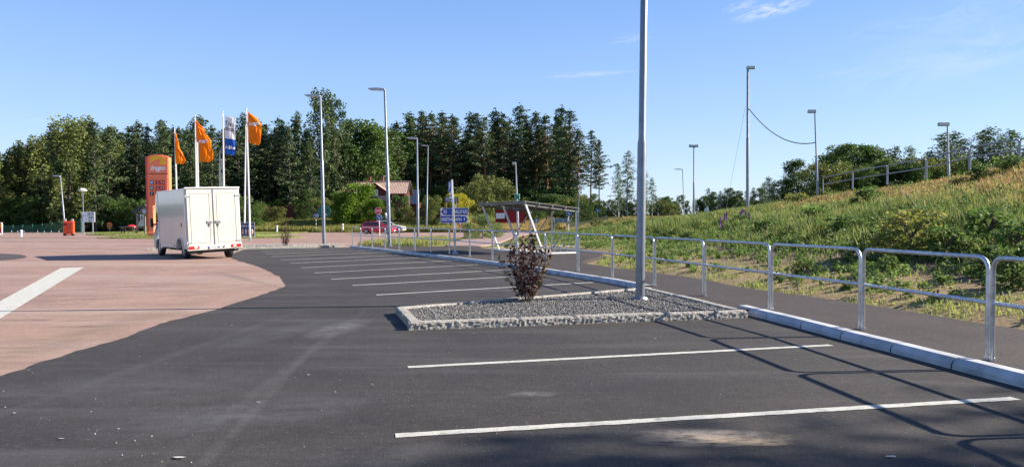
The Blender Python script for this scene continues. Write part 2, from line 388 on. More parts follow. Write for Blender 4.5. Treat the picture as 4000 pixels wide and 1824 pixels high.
M['asph'] = asphalt('fresh_black_asphalt', (.026, .023, .022), (.045, .040, .037), (.24, .22, .20), .35, (
    (sx, sy, .62, .22, 4, (.42, .34, .25), 1.0, 6), (sx + .2, sy - .08, .36, .10, -8, (.55, .40, .23), 1.0, 7), (sx - .1, sy + .14, .5, .12, 0, (.28, .25, .22), .8, 14), (-2.45, 9, .10, 5.5, 2, (.085, .082, .078), .6, 3), (-2.15, 6, .07, 4, 6, (.085, .082, .078), .6, 4), (-4.0, 9, .12, 5, -4, (.08, .077, .074), .5, 3), (1.2, 7.1, 2.6, .25, 14, (.026, .024, .024), .7, .8),
    (*a1, .35, 1.1, -8, (.17, .17, .165), .6, 2.5), (*a2, 1.3, .5, 30, (.11, .11, .115), .5, 2), (*a3, .4, 1.6, -18, (.10, .10, .10), .5, 2),
    (*gp(2080, 1540), .25, .12, 0, (.2, .19, .18), .6, 8), (*gp(600, 1500), 1.6, .9, 10, (.085, .083, .085), .5, 1.5),
    (*gp(1560, 1790), .5, .2, 60, (.11, .105, .10), .5, 3)),
    streaks=((R_(14), (.22, 1.6, 1), (3, 8, 0), .52, .72, (.085, .082, .082), .55), (R_(70), (.18, 2.2, 1), (30, 8, 0), .56, .75, (.030, .029, .030), .5)))
M['asphred'] = asphalt('worn_red_asphalt', (.22, .142, .115), (.30, .195, .158), (.5, .42, .38), .5, (
    (-6.6, 12, 2.2, 11, 3, (.34, .235, .16), .45, .5), (-6.0, 10, .5, 7, 2, (.17, .125, .09), .7, 2.5), (-8.5, 15, 3.5, .35, 30, (.14, .10, .08), .6, 2), (-9.5, 17.5, 3.5, .3, 36, (.13, .09, .075), .6, 2), (-7.5, 20.5, .25, 4, 35, (.13, .10, .08), .8, 2),
    (*gp(150, 1250), 1.2, .25, 0, (.11, .07, .06), .8, 2), (*gp(330, 1275), .9, .2, 5, (.12, .08, .07), .8, 3), (*gp(700, 1140), .9, .4, 0, (.15, .1, .085), .7, 2),
    (*gp(600, 1230), 2.5, .5, 8, (.18, .13, .10), .6, 2), (*gp(860, 1120), 1.2, .2, 60, (.16, .12, .10), .6, 3), (*gp(1000, 1120), 1.4, .18, 60, (.14, .11, .10), .6, 3)),
    streaks=((R_(4), (.12, 2.8, 1), (0, 3, 0), .60, .70, (.12, .075, .065), .75), (R_(50), (.3, 1.8, 1), (9, 3, 0), .6, .72, (.20, .15, .11), .5),
             (R_(2), (.04, .35, 1), (0, 9, 0), .5, .62, (.33, .25, .21), .6)))
M['asphpath'] = asphalt('path_asphalt', (.034, .027, .025), (.050, .041, .038), (.22, .2, .18), .5)
M['pathred'] = asphalt('old_reddish_path_asphalt', (.23, .16, .14), (.30, .21, .19), (.4, .35, .33), .4)
M['patch'] = asphalt('asphalt_patch', (.055, .045, .045), (.075, .062, .062), (.2, .2, .2), .4)
def vcolmat(name, rough=.95):
    m = bpy.data.materials.new(name); t, b = nodes(m); n = t.nodes.new; l = t.links.new
    a = n('ShaderNodeAttribute'); a.attribute_name = 'col'; geo = n('ShaderNodeNewGeometry')
    z = n('ShaderNodeTexNoise'); z.inputs['Scale'].default_value = 14; z.inputs['Detail'].default_value = 6; z.inputs['Roughness'].default_value = .7; l(geo.outputs['Position'], z.inputs[0])
    r = n('ShaderNodeValToRGB'); r.color_ramp.elements[0].position = .3; r.color_ramp.elements[1].position = .7
    r.color_ramp.elements[0].color = (.55, .55, .55, 1); r.color_ramp.elements[1].color = (1.4, 1.35, 1.3, 1); l(z.outputs[0], r.inputs[0])
    x = n('ShaderNodeMix'); x.data_type = 'RGBA'; x.blend_type = 'MULTIPLY'; x.inputs['Factor'].default_value = .8; l(a.outputs['Color'], x.inputs['A']); l(r.outputs[0], x.inputs['B'])
    l(x.outputs['Result'], b.inputs['Base Color']); b.inputs['Roughness'].default_value = rough; b.inputs['Specular IOR Level'].default_value = .2
    bp = n('ShaderNodeBump'); bp.inputs['Strength'].default_value = .8; bp.inputs['Distance'].default_value = .05; l(z.outputs[0], bp.inputs['Height']); l(bp.outputs[0], b.inputs['Normal'])
    return m
M['soil'] = vcolmat('soil_and_turf')
# ------------------------------------------------------------------ ground sheet
def axis(segs):
    r = []
    for a, b, s in segs: r += list(np.arange(a, b, s))
    return np.array(r + [segs[-1][1]])
gx = axis([(-900, -120, 60), (-120, -16, 4), (-16, 2, 1.5), (2, 27, .3), (27, 60, 1.5), (60, 120, 6), (120, 900, 60)])
gy = axis([(-60, 4, 4), (4, 62, .35), (62, 130, 1.5), (130, 200, 8), (200, 1400, 80)])
XX, YY = np.meshgrid(gx, gy); ZZ = terr(XX, YY)
def soilcol(x, y, z):
    f = foot(y); d = x - f
    n1 = fbm(x * .5, y * .5, 11); n2 = fbm(x * 1.3, y * 1.3, 12)
    tan = np.array([.28, .21, .115]); brown = np.array([.155, .112, .08]); grn = np.array([.11, .15, .03]); gold = np.array([.27, .20, .085]); dk = np.array([.045, .055, .018])
    c = np.broadcast_to(dk, x.shape + (3,)).copy()
    def mixin(c, w_, col): w_ = np.clip(w_, 0, 1)[..., None]; return c * (1 - w_) + col * w_
    r = (d > -.3) & (y < 100)
    cc = np.broadcast_to(tan, x.shape + (3,)).copy()
    cc = mixin(cc, sstep(1.6, 3.4, d + (n1 - .5) * 2), brown)
    cc = mixin(cc, sstep(.55, .7, n2) * .45 * sstep(.2, .8, d), grn)
    cc = mixin(cc, sstep(6.0, 8.5, d + (n1 - .5) * 4), grn * .9)
    cc = mixin(cc, sstep(2.2, 3.2, z + (n1 - .5) * 1.0), gold)
    far = sstep(26, 34, y)
    cc = mixin(cc, far * .85 * sstep(.3, 1.5, d), grn * 1.15 * (0.8 + .5 * n2[..., None]) if False else grn * 1.2)
    c = np.where(r[..., None], cc, c)
    bank = (x < foot(y)) & (y > 40) & (y < 125) & (x > -50)
    bc = np.broadcast_to(np.array([.15, .145, .045]), x.shape + (3,)).copy(); bc = mixin(bc, sstep(.45, .6, n1), np.array([.08, .11, .025]))
    c = np.where(bank[..., None], bc, c)
    return c
def grid_mesh(name, XX, YY, ZZ, mat, kind='structure', colf=soilcol):
    ny, nx = XX.shape; V = np.stack([XX, YY, ZZ], -1).reshape(-1, 3)
    me = bpy.data.meshes.new(name); i = np.arange(ny - 1)[:, None] * nx + np.arange(nx - 1)[None]
    Q = np.stack([i, i + 1, i + nx + 1, i + nx], -1).reshape(-1, 4)
    raw_mesh(me, V, Q); me.polygons.foreach_set('use_smooth', np.ones(len(Q), bool))
    if colf is not None: set_col(me, colf(V[:, 0], V[:, 1], V[:, 2]))
    o = link(name, me, mat); return tag(o, kind=kind)
def raw_mesh(me, V, Q):
    k = Q.shape[1]; me.vertices.add(len(V)); me.vertices.foreach_set('co', np.ascontiguousarray(V, dtype=np.float32).ravel())
    me.loops.add(len(Q) * k); me.loops.foreach_set('vertex_index', np.ascontiguousarray(Q, dtype=np.int32).ravel())
    me.polygons.add(len(Q)); me.polygons.foreach_set('loop_start', np.arange(0, len(Q) * k, k, dtype=np.int32))
    me.update(calc_edges=True)
def set_col(me, C):
    a = me.color_attributes.new('col', 'FLOAT_COLOR', 'POINT'); a.data.foreach_set('color', np.ascontiguousarray(np.concatenate([C, np.ones((len(C), 1))], 1), dtype=np.float32).ravel())
grid_mesh('ground', XX, YY, ZZ, M['soil'])
def smooth_poly(pts, it=2):
    for _ in range(it):
        q = []
        for i in range(len(pts)):
            a, b = np.array(pts[i]), np.array(pts[(i + 1) % len(pts)]); q += [tuple(a * .75 + b * .25), tuple(a * .25 + b * .75)]
        pts = q
    return pts
def sheet(name, pts, z, mat, th=0.0):
    import bmesh
    bm = bmesh.new(); vs = [bm.verts.new((p[0], p[1], z)) for p in pts]; f = bm.faces.new(vs)
    if f.normal.z < 0 or True:
        bm.normal_update()
        if f.normal.z < 0: f.normal_flip()
    if th:
        r = bmesh.ops.extrude_face_region(bm, geom=[f]); 
        for v_ in [e for e in r['geom'] if isinstance(e, bmesh.types.BMVert)]: v_.co.z -= th
        bmesh.ops.recalc_face_normals(bm, faces=bm.faces)
    bmesh.ops.triangulate(bm, faces=bm.faces)
    me = bpy.data.meshes.new(name); bm.to_mesh(me); bm.free(); return tag(link(name, me, mat), kind='structure')
# kerb line (front bottom edge), from near to far
KERB = [(5.9, -6), (5.6, 0), (5.25, 4), (4.87, 7.06), (4.74, 7.81), (4.58, 8.87), (4.40, 9.91), (4.22, 11.1), (4.0, 12.3), (3.62, 14.2), (3.05, 16.6), (2.45, 18.7), (1.8, 20.3), (1.08, 22.2), (-.25, 25.4), (-2.1, 29.2), (-4.3, 33.6), (-6.6, 38.0), (-9.6, 43.3)]
def resample(P, ds):
    P = [np.array(p, float) for p in P]; out_ = []; 
    # catmull-rom then arclength resample
    Q = []
    for i in range(len(P) - 1):
        p0 = P[max(i - 1, 0)]; p1 = P[i]; p2 = P[i + 1]; p3 = P[min(i + 2, len(P) - 1)]
        for t in np.linspace(0, 1, 12, endpoint=False):
            Q.append(.5 * ((2 * p1) + (-p0 + p2) * t + (2 * p0 - 5 * p1 + 4 * p2 - p3) * t * t + (-p0 + 3 * p1 - 3 * p2 + p3) * t ** 3))
    Q.append(P[-1]); Q = np.array(Q); d = np.r_[0, np.cumsum(np.linalg.norm(np.diff(Q, axis=0), axis=1))]
    s = np.arange(0, d[-1], ds); return np.stack([np.interp(s, d, Q[:, k]) for k in range(Q.shape[1])], 1)
KS = resample([(p[0] + .02 * math.sin(i), p[1]) if i < 0 else p for i, p in enumerate(KERB)], 1.0)
def offs(P, d):
    t = np.gradient(P, axis=0); t /= np.linalg.norm(t, axis=1)[:, None]; return P + np.stack([t[:, 1], -t[:, 0]], 1) * d
KIN = offs(KS, .20)   # inner top edge (path side, +x)
# red asphalt, roads
tag(sheet('red_asphalt_road', [(-95, -25), (5.3, -25), (5.2, 4), (4.5, 10), (-9, 43.4), (-9.4, 45.6), (-8.9, 51.5), (-7.2, 58), (-5, 66), (-3, 80), (60, 84), (60, 97.5), (-95, 97.5)], 0.0, M['asphred']))
blk = [(-5.2, -8), (-5.25, 3), (-5.28, 7.66), (-5.3, 10), (-5.39, 11.66), (-5.3, 13.05), (-5.35, 15.5), (-5.5, 17.8), (-5.95, 19.3), (-7.04, 22), (-9.1, 26.2), (-10.9, 29.5), (-12.9, 34), (-14.6, 40.6)]
blk = resample(blk, .12); blk = blk + np.stack([(fbm(blk[:, 1] * 1.2, blk[:, 0], 61) - .5) * .22 + (fbm(blk[:, 1] * 7, blk[:, 0], 62) - .5) * .07, 0 * blk[:, 0]], 1)
rightside = [tuple(p) for p in KS[::-1]]
sheet('black_asphalt', [tuple(p) for p in blk] + [(-14.6, 40.8), (-9.3, 43.5)] + [tuple(p + np.array([.05, 0])) for p in KS[::-1]] + [(5.9, -8)], .004, M['asph'])
sheet('asphalt_patch', smooth_poly([gp(-400, 985), gp(60, 990), gp(115, 1002), gp(80, 1012), gp(-60, 1022), gp(-500, 1022)]), .004, M['patch'])
# path at kerb height
pr = [(11.5, -8), (10.5, 0), (9, 5), (7.06, 10.2), (6.6, 12.15), (6.1, 14), (5.3, 16.2), (4.8, 19), (4.07, 21.2), (3.24, 23.5), (2.55, 26.2), (3.0, 28.6), (3.75, 31.2), (4.0, 33.5), (3.2, 36.5), (1.0, 39.3), (-1.5, 39.6), (-1.9, 43), (-3.6, 43.6), (-5.2, 42.4), (-8.9, 44.6)]
pr = resample(pr, .6); pr = pr + np.stack([(fbm(pr[:, 0] * 3 + pr[:, 1] * 2, pr[:, 1] * 2, 5) - .5) * .22, 0 * pr[:, 0]], 1)
sheet('footpath', [tuple(KS[i] - (KIN[i] - KS[i]) * .7) if 12.2 < KS[i][1] < 16.9 else tuple(KIN[i]) for i in range(len(KIN) - 1)] + [(-9.4, 43.4)] + [tuple(p) for p in pr[::-1]], .098, M['asphpath'], .13)
sheet('reddish_footpath', smooth_poly([gp(*q) for q in ((1720, 966), (1790, 942), (1900, 919), (1990, 909), (2070, 904), (2120, 903), (2110, 910), (2015, 924), (1965, 945), (1935, 956), (1860, 968))], 2), .085, M['pathred'], .1)
sheet('sandy_verge', smooth_poly([(-1.95, 40), (-1, 39.8), (2.0, 39.0), (2.6, 42), (1.2, 47), (-.6, 44)], 2), .062, M['soil'], .1)
sheet('traffic_island_verge', smooth_poly([(-9.6, 44.4), (-9.3, 50.5), (-7.6, 58), (-5.6, 63.5), (-4.2, 55), (-3.9, 46), (-5.0, 43.6), (-8, 45.0)], 2), .07, M['soil'], .1)
sheet('far_verge', smooth_poly([(-43, 76), (-36, 73.5), (-28, 72.8), (-26, 76), (-25, 96), (-50, 97), (-52, 90)], 2), .05, M['soil'], .08)
sheet('road_verge', smooth_poly([(-36, 63), (-21.5, 65.5), (-18.6, 68), (-20, 70.5), (-28, 71.5), (-38, 70)], 2), .05, M['soil'], .08)
for o in list(COL.objects):
    if o.name in ('sandy_verge', 'traffic_island_verge', 'far_verge', 'road_verge'):
        n = len(o.data.vertices); c = {'sandy_verge': (.30, .25, .13), 'traffic_island_verge': (.15, .17, .05), 'far_verge': (.17, .20, .05), 'road_verge': (.20, .22, .06)}[o.name]
        set_col(o.data, np.tile(np.array(c), (n, 1)))
# kerb stones
mb = MB()
for i in range(len(KS) - 1):
    p, q = KS[i], KS[i + 1]; pi, qi = KIN[i], KIN[i + 1]
    yc = (p[1] + q[1]) / 2
    t = (q - p) / np.linalg.norm(q - p); n_ = np.array([t[1], -t[0]]); g = .011
    A = p + t * g; B = q - t * g
    w_ = .20; h = .125 + random.uniform(-.003, .003); prof = [(-.005, -.05), (-.005, .055), (.02, .10), (.055, h), (w_ - .004, h), (w_ - .004, -.05)]
    vs = [(*(E + n_ * a), z) for E in (A, B) for a, z in prof]; k = len(prof)
    mb.add(vs, [(j, j + 1, k + j + 1, k + j) for j in range(k - 1)] + [tuple(range(k))[::-1], tuple(range(k, 2 * k))], 0)
    J = [(*(E + n_ * a), z - .01) for E in (p - t * g, p + t * g) for a, z in prof]
    mb.add(J, [(j, j + 1, k + j + 1, k + j) for j in range(k - 1)], 1)
ISL_SKIP = (12.5, 17.0)
def is_gap(y): return ISL_SKIP[0] < y < ISL_SKIP[1]
keepf = [i for i, f in enumerate(mb.f) if not is_gap(np.mean([mb.v[j][1] for j in f]))]
mb.f = [mb.f[i] for i in keepf]; mb.m = [mb.m[i] for i in keepf]; mb.sm = [mb.sm[i] for i in keepf]
M['mortar'] = pmat('kerb_joint', (.04, .04, .04), .9)
tag(fix_normals(mb.build('kerb', [M['concrete'], M['mortar']])), kind='structure')
# parking lines (left end, right end)
lines = [((-.864, 5.47), (4.51, 6.62)), ((-1.13, 8.03), (4.07, 9.45)), ((-2.89, 15.8), (2.07, 19.0)), ((-3.9, 18.1), (.96, 21.6)), ((-4.88, 20.0), (-.04, 23.9)), ((-5.97, 22.4), (-1.24, 26.5)),
         ((-7.06, 24.85), (-2.4, 29.2)), ((-8.2, 27.4), (-3.6, 31.8)), ((-9.2, 29.5), (-4.9, 34.2)), ((-10.5, 32.4), (-6.2, 37.0)), ((-11.6, 35), (-7.4, 39.4)), ((-12.7, 37.6), (-8.7, 41.8)), ((-.55, 2.9), (4.9, 3.9))]
LM = MB()
for i, (a, b) in enumerate(lines):
    a, b = np.array(a), np.array(b); t = (b - a) / np.linalg.norm(b - a); n_ = np.array([-t[1], t[0]]) * .054; K = 90
    top = [a + (b - a) * k / K + n_ * (1 + .11 * random.uniform(-1, 1)) for k in range(K + 1)]; bot = [a + (b - a) * k / K - n_ * (1 + .11 * random.uniform(-1, 1)) for k in range(K + 1)]
    vs = [(*p, .009) for p in bot + top]; LM.add(vs, [(k, k + 1, K + 2 + k, K + 1 + k) for k in range(K)])
def strip(pts, w_, z=.009):
    P = np.array(pts, float); t = np.gradient(P, axis=0); t /= np.linalg.norm(t, axis=1)[:, None]; n_ = np.stack([-t[:, 1], t[:, 0]], 1) * w_ / 2
    k = len(P); LM.add([(*p, z) for p in P - n_] + [(*p, z) for p in P + n_], [(i, i + 1, k + i + 1, k + i) for i in range(k - 1)])
# broad give-way bar on the red asphalt at left
LM.add([(*gp(u, v), .006) for u, v in ((-60, 1268), (0, 1245), (328, 1044), (238, 1047), (0, 1177), (-60, 1210))], [(0, 1, 4, 5), (1, 2, 3, 4)])
strip([(-95, 95.6), (-30, 95.9), (60, 95.9)], .2); 
for k in range(-9, 5): strip([(k * 9, 88.6), (k * 9 + 3, 88.6)], .18)
strip([(-26, 82), (-18, 81), (-14, 80.8)], .2); strip([(-16, 74.0), (-10, 76.5), (-4, 77.2)], .15); strip([(-21, 85), (-10, 85.4)], .15); strip([(-12, 70), (-3, 71.5)], .15)
tag(LM.build('road_markings', M['mark']), kind='structure')
# ---- granite-edged island
def rough_stone(mb, p, q, w_, h, seed, side=1, z0=-.03):
    p, q = np.array(p, float), np.array(q, float); L = np.linalg.norm(q - p); t = (q - p) / L; n_ = np.array([t[1], -t[0]]) * side
    K = max(6, int(L / .035)); r = np.random.default_rng(seed)
    prof = [(0, z0), (0, h * .2), (0, h * .4), (0, h * .62), (0, h * .82), (.012, h), (w_ * .5, h + .002), (w_ - .012, h), (w_, h * .8), (w_, z0)]
    amp = [.003, .008, .010, .010, .006, .003, .0015, .003, .002, 0]; k = len(prof); vs = []
    for i in range(K + 1):
        s = i / K * L; e = .018 if i in (0, K) else 0
        for j, (a, z) in enumerate(prof):
            o = (r.random() - .5) * 2 * amp[j]
            c = p + t * (s + (r.random() - .5) * .01) + n_ * (a + o); vs.append((*c, z + (r.random() - .5) * (.006 if 0 < j < 9 else 0) - e * (j > 3 and j < 9) * .8))
    mb.add(vs, [(i * k + j, i * k + j + 1, (i + 1) * k + j + 1, (i + 1) * k + j) for i in range(K) for j in range(k - 1)] + [tuple(range(k))[::-1], tuple(range(K * k, K * k + k))])
IA, IB, IC, ID = np.array((-1.50, 10.72)), np.array((3.86, 12.12)), np.array((2.98, 16.4)), np.array((-1.98, 12.62))
def border(mb, A, B, cuts, side, seed, w_=.15, h=.125):
    prev = 0
    for i, c in enumerate(list(cuts) + [1]):
        L = np.linalg.norm(B - A); g = .008 / L; rough_stone(mb, A + (B - A) * (prev + g), A + (B - A) * (c - g), w_, h + random.uniform(-.006, .006), seed + i, side); prev = c
mb = MB()
ctr = (IA + IB + IC + ID) / 4
border(mb, IA, IB, (.30, .46, .735), -1, 10); border(mb, IB, IC, (.3, .62), -1, 20); border(mb, IC, ID, (.25, .5, .77), -1, 30); border(mb, ID, IA + np.array([-.005, .16]), (.5,), -1, 40)
tag(fix_normals(mb.build('granite_kerb', M['granite'])), kind='structure')
M['gravelbase'] = pmat('gravel_bed', (.10, .10, .10), .95, 0, .5, 60, 1, 60)
ins = [IA + np.array([.12, .1]), IB + np.array([-.12, .08]), IC + np.array([-.08, -.12]), ID + np.array([.12, -.06])]
sheet('gravel_bed', ins, .085, M['gravelbase'], .1)
def stones(name, poly, n, z, smin, smax, colA, colB, seed, mat, jitter=.0):
    r = np.random.default_rng(seed); P = np.array(poly); lo, hi = P.min(0), P.max(0)
    C = r.random((n * 3, 2)) * (hi - lo) + lo; ok = np.zeros(len(C), bool); j = len(P) - 1
    for i in range(len(P)):
        xi, yi = P[i]; xj, yj = P[j]
        c_ = ((yi > C[:, 1]) != (yj > C[:, 1])) & (C[:, 0] < (xj - xi) * (C[:, 1] - yi) / (yj - yi + 1e-12) + xi); ok ^= c_; j = i
    C = C[ok][:n]; n = len(C); s = smin + (smax - smin) * r.random(n) ** 2
    base = np.array([(1, 0, 0), (0, 1, 0), (-1, 0, 0), (0, -1, 0), (0, 0, 1), (0, 0, -1)], float); tri = np.array([(0, 1, 4), (1, 2, 4), (2, 3, 4), (3, 0, 4), (1, 0, 5), (2, 1, 5), (3, 2, 5), (0, 3, 5)])
    q = r.normal(size=(n, 4)); q /= np.linalg.norm(q, axis=1)[:, None]; w_, x, y, zz = q.T
    Rm = np.stack([1 - 2 * (y * y + zz * zz), 2 * (x * y - zz * w_), 2 * (x * zz + y * w_), 2 * (x * y + zz * w_), 1 - 2 * (x * x + zz * zz), 2 * (y * zz - x * w_), 2 * (x * zz - y * w_), 2 * (y * zz + x * w_), 1 - 2 * (x * x + y * y)], -1).reshape(-1, 3, 3)
    V = base[None] * (r.random((n, 6, 1)) * .6 + .6) * np.array([1, .8, .65])[None, None]
    V = np.einsum('nij,nkj->nki', Rm, V) * s[:, None, None]; V[:, :, 2] *= .8
    V += np.concatenate([C, (z + s * .35)[:, None] if np.ndim(z) == 0 else (z[:n] + s * .3)[:, None]], 1)[:, None]
    me = bpy.data.meshes.new(name); raw_mesh(me, V.reshape(-1, 3), (np.arange(n)[:, None, None] * 6 + tri[None]).reshape(-1, 3))
    k = r.random(n) ** 1.3; c = np.array(colA)[None] * (1 - k[:, None]) + np.array(colB)[None] * k[:, None]
    set_col(me, np.repeat(c, 6, 0)); return tag(link(name, me, mat), kind='stuff')
M['stone'] = vcolmat('crushed_stone', .8)
g = stones('gravel', ins, 22000, .088, .010, .027, (.09, .09, .095), (.34, .34, .33), 3, M['stone']); tag(g, 'grey crushed stone filling the granite-edged planting island', 'gravel')
# far island: kerb and gravel strip
FA, FB = np.array((-15.2, 40.35)), np.array((-9.75, 43.45))
mb = MB(); border(mb, FA, FB, (.2, .42, .6, .8), -1, 60, .16, .13); border(mb, np.array((-19, 38.6)), FA, (.5,), -1, 70, .16, .13)
FC, FD = np.array((-10.8, 46.2)), np.array((-18.5, 44.0))
border(mb, FC, FD, (.3, .6), -1, 80); border(mb, FB, FC, (.5,), -1, 85); border(mb, FD, np.array((-19, 38.8)), (.5,), -1, 88)
tag(fix_normals(mb.build('granite_kerb', M['granite'])), kind='structure')
fin = [FA + np.array([-3.6, -1.4]), FA + np.array([0, .2]), FB + np.array([-.1, .2]), FC, FD]
sheet('gravel_bed', fin, .07, M['gravelbase'], .09)
g = stones('gravel', fin, 6000, .07, .03, .07, (.16, .15, .15), (.5, .48, .46), 4, M['stone']); tag(g, 'grey gravel strip at the far end of the parking bays', 'gravel')
# litter bits on the asphalt
mb = MB(); spots = [(880, 1266, .05), (905, 1270, .04), (1145, 1335, .06), (1190, 1310, .03), (1205, 1463, .045), (1455, 1501, .05), (240, 1712, .08), (505, 1634, .05), (700, 1785, .13), (1010, 1570, .06), (15, 1527, .04), (55, 1613, .04), (110, 1445, .05), (465, 1674, .04), (2560, 1322, .05), (1850, 1302, .04), (1750, 1325, .03), (3480, 1782, .10), (1310, 1530, .03), (760, 1268, .03), (2220, 1298, .04), (700, 1290, .03), (1330, 1485, .03), (380, 1680, .03), (650, 1420, .03)]
for i, (u, v, s) in enumerate(spots):
    c = G(u, v, .012); n = 7; a0 = random.random() * 6
    s *= .36; ps = [(c.x + s * (1 + .4 * random.random()) * math.cos(a0 + 6.283 * k / n) * .8, c.y + s * .35 * math.sin(a0 + 6.283 * k / n) * (1 + .5 * random.random()), .012 + .006 * random.random()) for k in range(n)]
    mb.add(ps, [tuple(range(n))])
for i in range(110):
    u = random.uniform(0, 3900); v = random.uniform(1230, 1820); c = G(u, v, .01)
    if c.x > 4.3 or (c.x < -5.2): continue
    s = random.uniform(.002, .006); mb.box((c.x, c.y, .006 + s / 2), (s * 1.6, s, s), Matrix.Rotation(random.random() * 3, 3, 'Z'))
tag(mb.build('litter', M['paper']), 'scraps of pale paper and grit scattered over the black asphalt', 'litter', kind='stuff')
# ------------------------------------------------------------------ railings
ORD = ['nearest', 'second', 'third', 'fourth', 'fifth', 'sixth', 'seventh', 'eighth', 'ninth', 'tenth', 'eleventh', 'twelfth', 'thirteenth', 'fourteenth', 'fifteenth', 'sixteenth', 'seventeenth', 'eighteenth', 'nineteenth', 'twentieth']
def railing(p, q, h, label, group, mat, r=.024, leanz=None, mid=.56, gap=.035, n=10, plates=True):
    p, q = Vector(p), Vector(q); c = (p + q) / 2; c.z = min(p.z, q.z)
    root = empty('railing_panel', c, 0, label, 'railing', group)
    d = (q - p); t = Vector((d.x, d.y, 0)).normalized(); a, b = p + t * gap - c, q - t * gap - c; R = .13
    up = Vector((0, 0, 1)); A, B = a + up * h, b + up * h; dd = (B - A).normalized()
    arc = lambda P, e1, e2: [P + e1 * R * (1 - math.sin(k / 6 * math.pi / 2)) + e2 * R * (1 - math.cos(k / 6 * math.pi / 2)) for k in range(7)]
    pts = [a - up * .02] + arc(A, -up, dd) + arc(B, -up, -dd)[::-1] + [b - up * .02]
    mb = MB(); mb.tube(pts, r, n); mb.build('frame', mat, root)
    mb = MB(); mb.tube([a + up * h * mid, b + up * h * mid], r * .93, n); mb.build('mid_rail', mat, root)
    if plates:
        for e in (a, b): mb = MB(); mb.tube([e, e + up * .035], r * 1.35, n); mb.build('foot_collar', mat, root)
    return root
rp = [(u, v) for u, v in ((3866, 1407), (3365, 1285), (3009, 1210.5), (2750, 1155.5), (2556, 1116), (2392, 1083.5), (2258, 1060))]
P = [G(u, v, .1) for u, v in rp]
P += [Vector((1.08, 23.9, .1)), Vector((.16, 26.0, .1))]
P += [G(u, v, .1) for u, v in ((1923, 1015), (1835, 1003), (1756, 991.6), (1684, 984.6), (1620, 978), (1560, 973), (1505, 969), (1454, 965.6), (1410, 962.5), (1375, 960.6))]
P = [Vector((5.55, 3.3, .1)), Vector((5.38, 5.62, .1))] + P
for k in range(len(P) - 1):
    i = k - 2
    if k == 0: lab = 'galvanised tube railing panel just outside the right edge of the photo'
    elif k == 1: lab = 'galvanised tube railing panel beside the kerb, cut by the right edge of the photo'
    else: lab = f'galvanised tube railing panel beside the kerb, {ORD[i]} whole one counted from the camera'
    # the first visible panel leaves the frame on the right
    railing(P[k], P[k + 1], 1.10, lab, 'tube railing panels along the car park kerb', M['galv'], n=12 if k < 9 else 8)
railing(Vector((5.7, 1.0, .1)), P[0] , 1.1, 'galvanised tube railing panel nearest the camera, outside the right edge of the photo', 'tube railing panels along the car park kerb', M['galv'])
up_ = [(3982, 638, 34.7), (3788, 662, 38.2), (3617, 700, 41), (3465, 720, 44.5), (3330, 737, 49), (3214, 754, 55)]
UP = [at(4230, 608, 31.4)] + [at(*q) for q in up_]
labs = ['cut by the right edge of the photo', 'highest full panel on the slope', 'second highest full panel on the slope', 'middle panel above the grassy slope', 'fifth along the crest going away', 'lowest and farthest one']
M['galvdark'] = pmat('weathered_galvanised_steel', (.32, .34, .37), .5, .6, .2, 8)
for k in range(6):
    railing(UP[k], UP[k + 1], 1.12, 'grey tube railing panel on the embankment crest, ' + labs[k], 'railing panels on the embankment crest', M['galvdark'], r=.038, mid=.55, n=8, plates=False)
# ------------------------------------------------------------------ lamp posts
def lamp(base, top, label, r=.075, head='arm', hdir=-1, hl=.9, step=.5, mat=None, group='street lamps', fr=.6, second=None):
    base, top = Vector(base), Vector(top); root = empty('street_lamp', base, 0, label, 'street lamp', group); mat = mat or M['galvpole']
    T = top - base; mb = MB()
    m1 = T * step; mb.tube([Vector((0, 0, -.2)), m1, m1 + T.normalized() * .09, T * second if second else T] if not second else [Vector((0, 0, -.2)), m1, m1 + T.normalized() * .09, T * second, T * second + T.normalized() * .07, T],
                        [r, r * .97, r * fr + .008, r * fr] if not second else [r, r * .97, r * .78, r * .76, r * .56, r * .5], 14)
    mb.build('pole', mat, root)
    mb = MB(); mb.tube([Vector((0, 0, -.02)), Vector((0, 0, .035))], [r * 1.9, r * 1.5], 14); mb.build('base_collar', mat, root)
    if head == 'arm':
        mb = MB(); e = T + Vector((hdir * .12, 0, .03)); pr_ = [(0, .05), (hdir * hl * .5, .10), (hdir * hl, .075), (hdir * hl, .03), (hdir * hl * .3, -.05), (0, -.05)]
        mb.prism(pr_, 'y', -.14, .14); o = fix_normals(mb.build('lamp_head', M['lamphead'], root)); o.location = e - Vector((hdir * .12, 0, 0))
        mb = MB(); mb.box((hdir * hl * .62, 0, -.028), (hl * .5, .2, .02)); o2 = mb.build('lens', M['clearlens2'], root); o2.location = o.location
    elif head == 'box':
        mb = MB(); mb.box((hdir * .28 * hl, 0, .1), (hl * .75, .35, .24), bev=.03); o = fix_normals(mb.build('lamp_head', M['lamphead'], root)); o.location = T
    elif head == 'twin':
        for s in (-1, 1):
            mb = MB(); mb.box((s * .28, 0, .06), (.5, .4, .3), Matrix.Rotation(-s * .12, 3, 'Y'), bev=.03); o = fix_normals(mb.build('lamp_head', M['lamphead'], root)); o.location = T
    elif head == 'dome':
        mb = MB(); mb.tube([Vector((0, 0, .0)), Vector((0, 0, .14)), Vector((0, 0, .2)), Vector((0, 0, .45)), Vector((0, 0, .5))], [.1, .18, .52, .30, .05], 20); o = mb.build('lamp_shade', M['white'], root); o.location = T
    return root
M['lamphead'] = pmat('lamp_head_grey', (.42, .44, .46), .4, .4, .08)
M['clearlens2'] = pmat('lamp_lens', (.7, .72, .74), .2)
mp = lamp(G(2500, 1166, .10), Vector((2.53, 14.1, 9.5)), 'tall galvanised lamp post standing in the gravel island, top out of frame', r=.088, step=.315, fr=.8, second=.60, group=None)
def gb(u, v, Y): p = at(u, v, Y); return p
